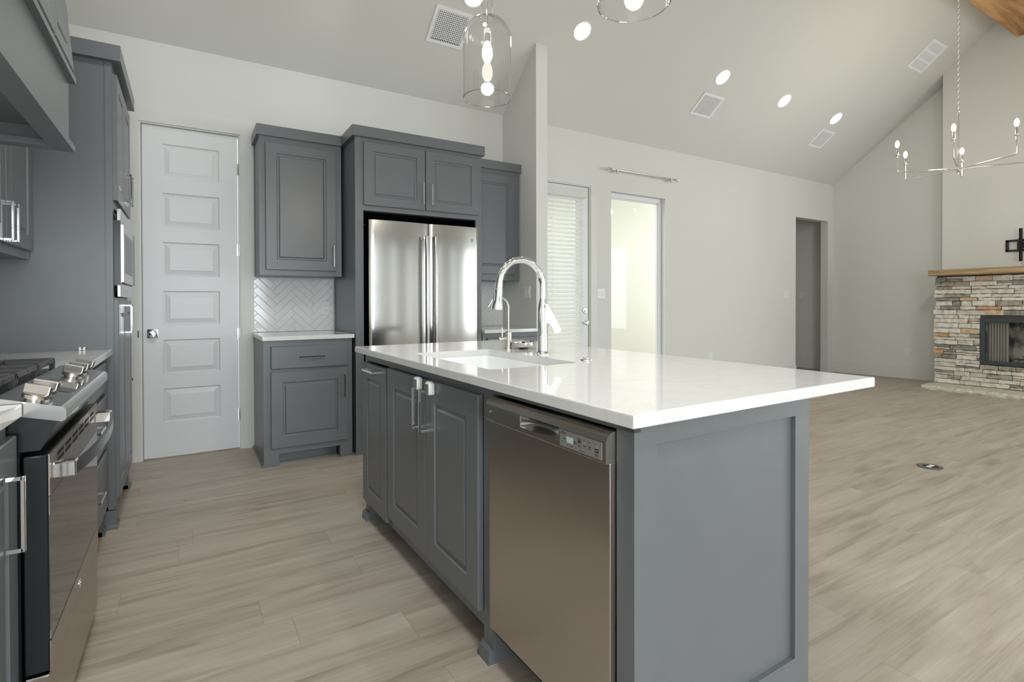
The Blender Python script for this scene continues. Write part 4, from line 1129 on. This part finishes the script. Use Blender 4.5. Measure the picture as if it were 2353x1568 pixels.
def vent(name, x, y, w_, h_, label, cells=1, cross=False, bar_dir='x'):
    v = empty(name, label=label, cat='vent'); on_ceiling(v, x, y)
    fr_ = 0.03; mb = MB(); a, b_ = w_/2, h_/2
    for q in ((-a, a, -b_, -b_+fr_), (-a, a, b_-fr_, b_), (-a, -a+fr_, -b_+fr_, b_-fr_), (a-fr_, a, -b_+fr_, b_-fr_)): mb.box(q[0], q[1], q[2], q[3], -0.010, -0.001, 0.002)
    for k in range(1, cells): yy = -b_+fr_+(h_-2*fr_)*k/cells; mb.box(-a+fr_, a-fr_, yy-.012, yy+.012, -0.009, -0.001)
    mb.build('frame', 'vent', v)
    MB().box(-a+fr_, a-fr_, -b_+fr_, b_-fr_, -0.0025, -0.0015).build('duct_back', mat('filter_media', rgb(190, 190, 188), 0.9) if cells > 1 else 'dark', v)
    mb = MB(); n = int((h_-2*fr_)/0.0145)
    mb2 = MB(); n2 = int((w_-2*fr_)/(0.016 if cross else 0.0125))
    for k in range(n2):
        xx = -a+fr_+(w_-2*fr_)*(k+.5)/n2; mb2.box(xx-.0035, xx+.0035, -b_+fr_, b_-fr_, -0.008, -0.004)
    if cross:
        for k in range(int((h_-2*fr_)/.016)):
            yy = -b_+fr_+.008+k*.016; mb2.box(-a+fr_, a-fr_, yy-.003, yy+.003, -0.006, -0.003)
    mb2.build('louvers', 'vent', v)
    return v


vent('ceiling_vent', 1.918, 4.145, 0.335, 0.245*1.28, 'white egg-crate supply vent on the ceiling behind the near glass pendant', cross=True)
vent('ceiling_vent', 5.264, 4.163, 0.355, 0.225*1.28, 'white louvred ceiling vent in the middle of the slope')
vent('ceiling_vent', 7.728, 4.162, 0.33, 0.22*1.28, 'white louvred ceiling vent nearest the fireplace corner')
vent('return_grille', 8.225, 3.08, 0.40, 0.30*1.28, 'white three-panel return air grille high on the slope near the fireplace', cells=3)

# pendants
def pendant(loc, label):
    p = empty('pendant_light', loc, 0, label, 'pendant lamp', 'clear glass pendants over the island')
    R = 0.1125; mb = MB(); mb.cap = False; prof = [(R, 0.0), (R, 0.20)]
    for k in range(1, 11):
        a = math.radians(90)*k/10; prof.append((0.03+(R-.03)*math.cos(a), 0.27+0.10*math.sin(a)))
    prof = [(R, 0), (R, 0.27)]+prof[2:]+[(0.0285, 0.378), (0.0275, 0.40), (0.0275, 0.47), (0.031, 0.475)]
    t = 0.0028
    full = prof+[(r-t, h) for r, h in reversed(prof)]; full.append(full[0])
    mb.lathe(full, (0, 0, 0), 'z', 56); mb.build('glass_shade', 'lampglass', p, smooth=True)
    mb = MB(); mb.tube([((R-.0012)*math.cos(2*PI*k/64), (R-.0012)*math.sin(2*PI*k/64), 0.0) for k in range(64)], 0.0024, 8, close=True); mb.build('rim', 'rimglass', p, smooth=True)
    mb = MB(); mb.cyl((0, 0, 0.31), 0.0045, 0.60, 'z', 10); mb.cyl((0, 0, 0.47), 0.026, 0.03, 'z', 20); mb.build('rod', 'chrome', p, smooth=True)
    mb = MB(); mb.lathe([(0.006, 0.325), (0.0165, 0.32), (0.0165, 0.262), (0.014, 0.26)], (0, 0, 0), 'z', 20); mb.build('socket', 'chrome', p, smooth=True)
    mb = MB(); mb.lathe([(0, 0.168), (0.014, 0.172), (0.022, 0.187), (0.025, 0.205), (0.023, 0.228), (0.016, 0.25), (0.013, 0.262)], (0, 0, 0), 'z', 20); mb.build('bulb', 'bulb', p, smooth=True)
    top = zc(loc[1])-loc[2]
    mb = MB(); mb.cyl((0, 0, 0.9), 0.0045, top-0.9-.02, 'z', 10); mb.build('stem', 'chrome', p, smooth=True)
    mb = MB(); mb.cyl((0, 0, top-.05), 0.06, 0.06, 'z', 24); mb.build('canopy', 'chrome', p, smooth=True)
    l = bpy.data.lights.new('bulb', 'POINT'); l.energy = 9; l.shadow_soft_size = 0.03; l.color = (1, .86, .66)
    lo = bpy.data.objects.new('lamp_glow', l); COL.objects.link(lo); lo.parent = p; lo.location = (0, 0, 0.13)


pendant((1.2, 2.175, 2.10), 'clear glass bottle pendant lamp hanging over the far half of the island')
pendant((1.2, 1.223, 2.083), 'clear glass bottle pendant lamp over the near island end, cut by the frame top')

# ridge beam and chimney breast
mb = MB(); mb.box(XL+.001, 8.905, 2.02, 2.385, 4.466, zc(2.385)+0.02, 0.008)
tag(mb.build('ceiling_beam', 'beam'), 'rough stained wooden ridge beam under the ceiling peak', 'beam')
BRX = 8.91; mb = MB(); mb.prism([(3.15, 0), (1.05, 0), (1.05, zc(1.05)-.002), (YR, ZR-.002), (3.15, zc(3.15)-.002)], BRX, 9.19, 'x')
struct('wall_chimney', mb, 'wall')

# fireplace
fp = empty('fireplace', (8.62, 2.10, 0), 0, 'stacked ledgestone fireplace surround with black framed firebox', 'fireplace')
SY_0, SY_1 = 1.07, 3.135; FB0, FB1, FZ0, FZ1 = 1.555, 2.645, 0.35, 0.94
# backing
mb = MB()
for y0, y1, z0, z1 in ((SY_0+.02, FB0, .056, 1.488), (FB1, SY_1-.02, .056, 1.488), (FB0, FB1, .056, FZ0), (FB0, FB1, FZ1, 1.488)): mb.box(0.03, 0.285, y0-2.10, y1-2.10, z0, z1)
mb.build('mortar_backing', 'mortar', fp)
rnd = random.Random(11); mb = MB(); z = 0.060
while z < 1.47:
    hgt = rnd.choice([.042, .048, .053, .06, .068]); hgt = min(hgt, 1.487-z)
    if hgt < .02: break
    y = SY_0+rnd.uniform(-.03, .02)
    while y < SY_1-.02:
        L_ = rnd.uniform(.10, .30); y2 = min(y+L_, SY_1+rnd.uniform(-.018, .012))
        if SY_1-y2 < .07: y2 = SY_1+rnd.uniform(-.018, .012)
        mi = rnd.choices(range(6), [36, 18, 5, 14, 6, 30])[0]
        segs = [(y, y2)]
        if z+hgt > FZ0+.012 and z < FZ1-.012:
            segs = []
            if y < FB0-.01: segs.append((y, min(y2, FB0)))
            if y2 > FB1+.01: segs.append((max(y, FB1), y2))
        for a, b_ in segs:
            if b_-a < .025: continue
            sub = [(z, z+hgt)]
            if hgt > .058 and rnd.random() < .30: mz = z+hgt*rnd.uniform(.4, .6); sub = [(z, mz), (mz, z+hgt)]
            for za, zb_ in sub:
                pr = rnd.uniform(-.018, .012); g = .0025
                bm = bmesh.new(); bmesh.ops.create_cube(bm, size=1.0)
                for v in bm.verts:
                    v.co = Vector((0.045+pr/2+v.co.x*(0.09-pr), (a+b_)/2-2.10+v.co.y*(b_-a-2*g), (za+zb_)/2+v.co.z*(zb_-za-2*g)))
                bmesh.ops.subdivide_edges(bm, edges=[e_ for e_ in bm.edges if abs((e_.verts[0].co-e_.verts[1].co).y) > .02], cuts=max(1, int((b_-a)/.05)), use_grid_fill=True)
                for v in bm.verts:
                    v.co += Vector((rnd.uniform(-.006, .006) if v.co.x < .05 else 0, rnd.uniform(-.004, .004), rnd.uniform(-.0035, .0035)))
                bmesh.ops.bevel(bm, geom=bm.edges[:], offset=0.0035, segments=1, affect='EDGES')
                mb.bm(bm, rnd.choices(range(6), [36, 18, 5, 14, 6, 30])[0] if len(sub) > 1 else mi)
        y = y2
    z += hgt
mb.build('stone_veneer', STONE, fp)
mb = MB(); fo = 0.05
for y0, y1, z0, z1 in ((FB0, FB0+.045, FZ0, FZ1), (FB1-.045, FB1, FZ0, FZ1), (FB0+.045, FB1-.045, FZ1-.055, FZ1), (FB0+.045, FB1-.045, FZ0, FZ0+.045)): mb.box(-0.012, 0.04, y0-2.10, y1-2.10, z0, z1, 0.003)
mb.build('firebox_frame', mat('charcoal_steel', rgb(58, 66, 70), 0.4), fp)
mb = MB(); mb.box(0.26, 0.27, FB0+.045-2.1, FB1-.045-2.1, FZ0+.01, FZ1-.01); mb.box(0.04, 0.27, FB1-.055-2.1, FB1-.045-2.1, FZ0+.01, FZ1-.01); mb.box(0.04, 0.27, FB0+.045-2.1, FB0+.055-2.1, FZ0+.01, FZ1-.01); mb.box(0.04, 0.27, FB0+.045-2.1, FB1-.045-2.1, FZ0, FZ0+.035); mb.build('firebox_lining', 'firebrick', fp)
mb = MB(); mb.box(0.04, 0.27, FB0+.045-2.1, FB1-.045-2.1, FZ1-.02, FZ1-.01); mb.build('firebox_top', 'dark', fp)
vs = []; fs = []   # gathered wire mesh curtain behind the opening
for k in range(61):
    yy = FB1-.058-2.1-k*0.0034; xx = 0.062+0.010*math.sin(k*0.78)
    vs += [(xx, yy, FZ0+.04), (xx, yy, FZ1-.06)]
for k in range(60): fs.append((2*k, 2*k+2, 2*k+3, 2*k+1))
mb = MB(); mb.add(vs, fs); mb.build('mesh_curtain', mat('wire_mesh', rgb(150, 147, 138), 0.5, 0.4), fp, smooth=True)
mb = MB(); mb.tube([(0.14, -.25, .43), (0.14, .25, .43)], 0.008, 8)
for k in range(5):
    yy = -.2+k*.1; mb.tube([(0.08, yy, .39), (0.08, yy, .45), (0.10, yy, .42), (0.20, yy, .42)], 0.007, 8)
mb.build('log_grate', 'iron', fp, smooth=True)

ht = MB(); r2 = random.Random(3); n = 44; vs = []; fs = []; ya, yb = 1.02, 3.135; xa, xb = 8.235, 8.65
loops_ = []
for k in range(n+1):
    y = ya+(yb-ya)*k/n; j = r2.uniform(-.008, .008); 
    loops_.append([(xa+j+r2.uniform(-.004, .004), y, 0.0), (xa-.004+j+r2.uniform(-.006, .006), y, 0.022), (xa+.012+j+r2.uniform(-.004, .004), y, 0.052), (xa+.03, y, 0.0555), (xb, y, 0.0555), (xb, y, 0.0)])
vs = [p for l_ in loops_ for p in l_]
for k in range(n):
    for i in range(6): fs.append((k*6+i, k*6+(i+1) % 6, (k+1)*6+(i+1) % 6, (k+1)*6+i))
fs.append(tuple(range(6))); fs.append(tuple(n*6+i for i in range(6))[::-1])
ht.add(vs, fs); tag(ht.build('hearth_slab', 'hearth'), 'pale limestone hearth slab with chiselled edge on the floor before the fireplace', 'hearth')
mb = MB(); mb.box(8.45, 8.905, 1.05, 3.145, 1.4895, 1.565, 0.005); tag(mb.build('mantel_shelf', 'mantel'), 'solid oak mantel shelf on top of the stone fireplace', 'mantel')

# TV mount
tm = empty('tv_mount', (BRX, 2.18, 1.85), 0, 'black metal television wall bracket above the mantel, cut by the right edge', 'tv mount')
mb = MB()
for q in ((-.30, -.27, -.07, .07), (.27, .30, -.07, .07), (-.30, .30, .05, .075), (-.30, .30, -.075, -.05), (-.19, -.165, -.05, .05), (.165, .19, -.05, .05)): mb.box(-0.022, -0.002, q[0], q[1], q[2], q[3], .002)
mb.build('wall_plate', 'blackplastic', tm)
mb = MB(); mb.box(-0.07, -0.02, -0.10, 0.17, -.035, .035, .004); mb.cyl((-0.05, 0.15, -.085), 0.018, 0.17, 'z', 14); mb.build('arm', 'blackplastic', tm)
for yy in (0.135, -0.135):
    mb = MB(); mb.box(-0.105, -0.075, yy-.014, yy-.011, -.205, .205); mb.box(-0.105, -0.075, yy+.011, yy+.014, -.205, .205); mb.box(-0.079, -0.075, yy-.014, yy+.014, -.205, .205)
    for k in range(17): zz = -.2+k*.025; mb.box(-0.108, -0.104, yy-.014, yy+.014, zz-.006, zz+.004)
    mb.build('rail', 'blackplastic', tm)

# chandelier
HUB = Vector((6.585, 2.2, 2.475))
ch_ = empty('chandelier', HUB, 0, 'polished nickel candle-arm chandelier hanging on a chain in the living area', 'chandelier')
RT = Vector((0.853, -0.522, 0)); FWv = Vector((0.522, 0.853, 0))
mb = MB(); mb.cyl((0, 0, 0.0), 0.007, 0.575, 'z', 12); mb.lathe([(0, -0.06), (0.006, -0.052), (0.006, -0.035), (0.017, -0.03), (0.017, 0.012), (0.010, 0.016), (0.010, 0.05)], (0, 0, 0), 'z', 20); mb.lathe([(0.007, .56), (0.014, .57), (0.014, .58), (0.006, .59)], (0, 0, 0), 'z', 14); mb.build('stem', 'polnickel', ch_, smooth=True)
for ang_ in (15, 75, 134, 195, 248, 300):
    T_ = Vector((0.53*math.cos(math.radians(ang_)), 0.53*math.sin(math.radians(ang_)), 0)); Rr = T_.length; u = T_.normalized()
    arm = MB(); arm.tube([(0, 0, 0), u*(Rr-.02), u*(Rr-.006)+Vector((0, 0, .006)), T_+Vector((0, 0, .02)), T_+Vector((0, 0, .17))], 0.0055, 10)
    a_ = arm.build('arm', 'polnickel', ch_, smooth=True)
    c_ = MB(); c_.lathe([(0.006, .165), (0.022, .170), (0.023, .176), (0.0105, .176), (0.0105, .245), (0.009, .247)], T_, 'z', 16); c_.build('candle_cup', 'polnickel', a_, smooth=True)
    c_ = MB(); c_.lathe([(0.008, .247), (0.012, .255), (0.0185, .275), (0.019, .29), (0.013, .312), (0, .325)], T_, 'z', 14); c_.build('bulb', 'bulb', a_, smooth=True)
# chain links
mb = MB(); z = 0.585; k = 0; top = 4.466-HUB.z-.03
while z < top:
    pts = []
    for j in range(10):
        a = 2*PI*j/10; rx, rz = 0.0095*math.cos(a), 0.0175*math.sin(a)
        pts.append((rx if k % 2 == 0 else 0, 0 if k % 2 == 0 else rx, z+0.0175+rz))
    mb.tube(pts, 0.0026, 6, close=True, up_=(0, 0, 1) if False else None); z += 0.0285; k += 1
mb.build('chain', 'polnickel', ch_, smooth=True)
mb = MB(); mb.lathe([(0.01, top-.012), (0.06, top-.002), (0.062, top+.03)], (0, 0, 0), 'z', 24); mb.build('canopy', 'polnickel', ch_, smooth=True)
l = bpy.data.lights.new('candles', 'POINT'); l.energy = 33; l.shadow_soft_size = 0.06; l.color = (1, .93, .82)
lo = bpy.data.objects.new('lamp_glow', l); COL.objects.link(lo); lo.parent = ch_; lo.location = (0, 0, 0.33)

# floor outlet
fo = empty('floor_outlet', (4.380, 1.612, 0), 0, 'round grey metal floor outlet in the planks right of the island', 'outlet')
mb = MB(); mb.lathe([(0.076, 0), (0.074, 0.004), (0.050, 0.007), (0.048, 0.004), (0, 0.004)], (0, 0, 0), 'z', 36); mb.build('cover_ring', mat('dark_bronze', rgb(104, 100, 94), 0.4, 0.6), fo, smooth=True)
mb = MB(); mb.lathe([(0.046, 0.004), (0.046, 0.0055), (0, 0.0055)], (0, 0, 0), 'z', 28); mb.build('lid', 'dark', fo)
for sx in (-1, 1):
    mb = MB(); mb.box(sx*.021-.016, sx*.021+.016, -.013, .013, .0055, .0085, .002); mb.build('socket', 'white', fo)
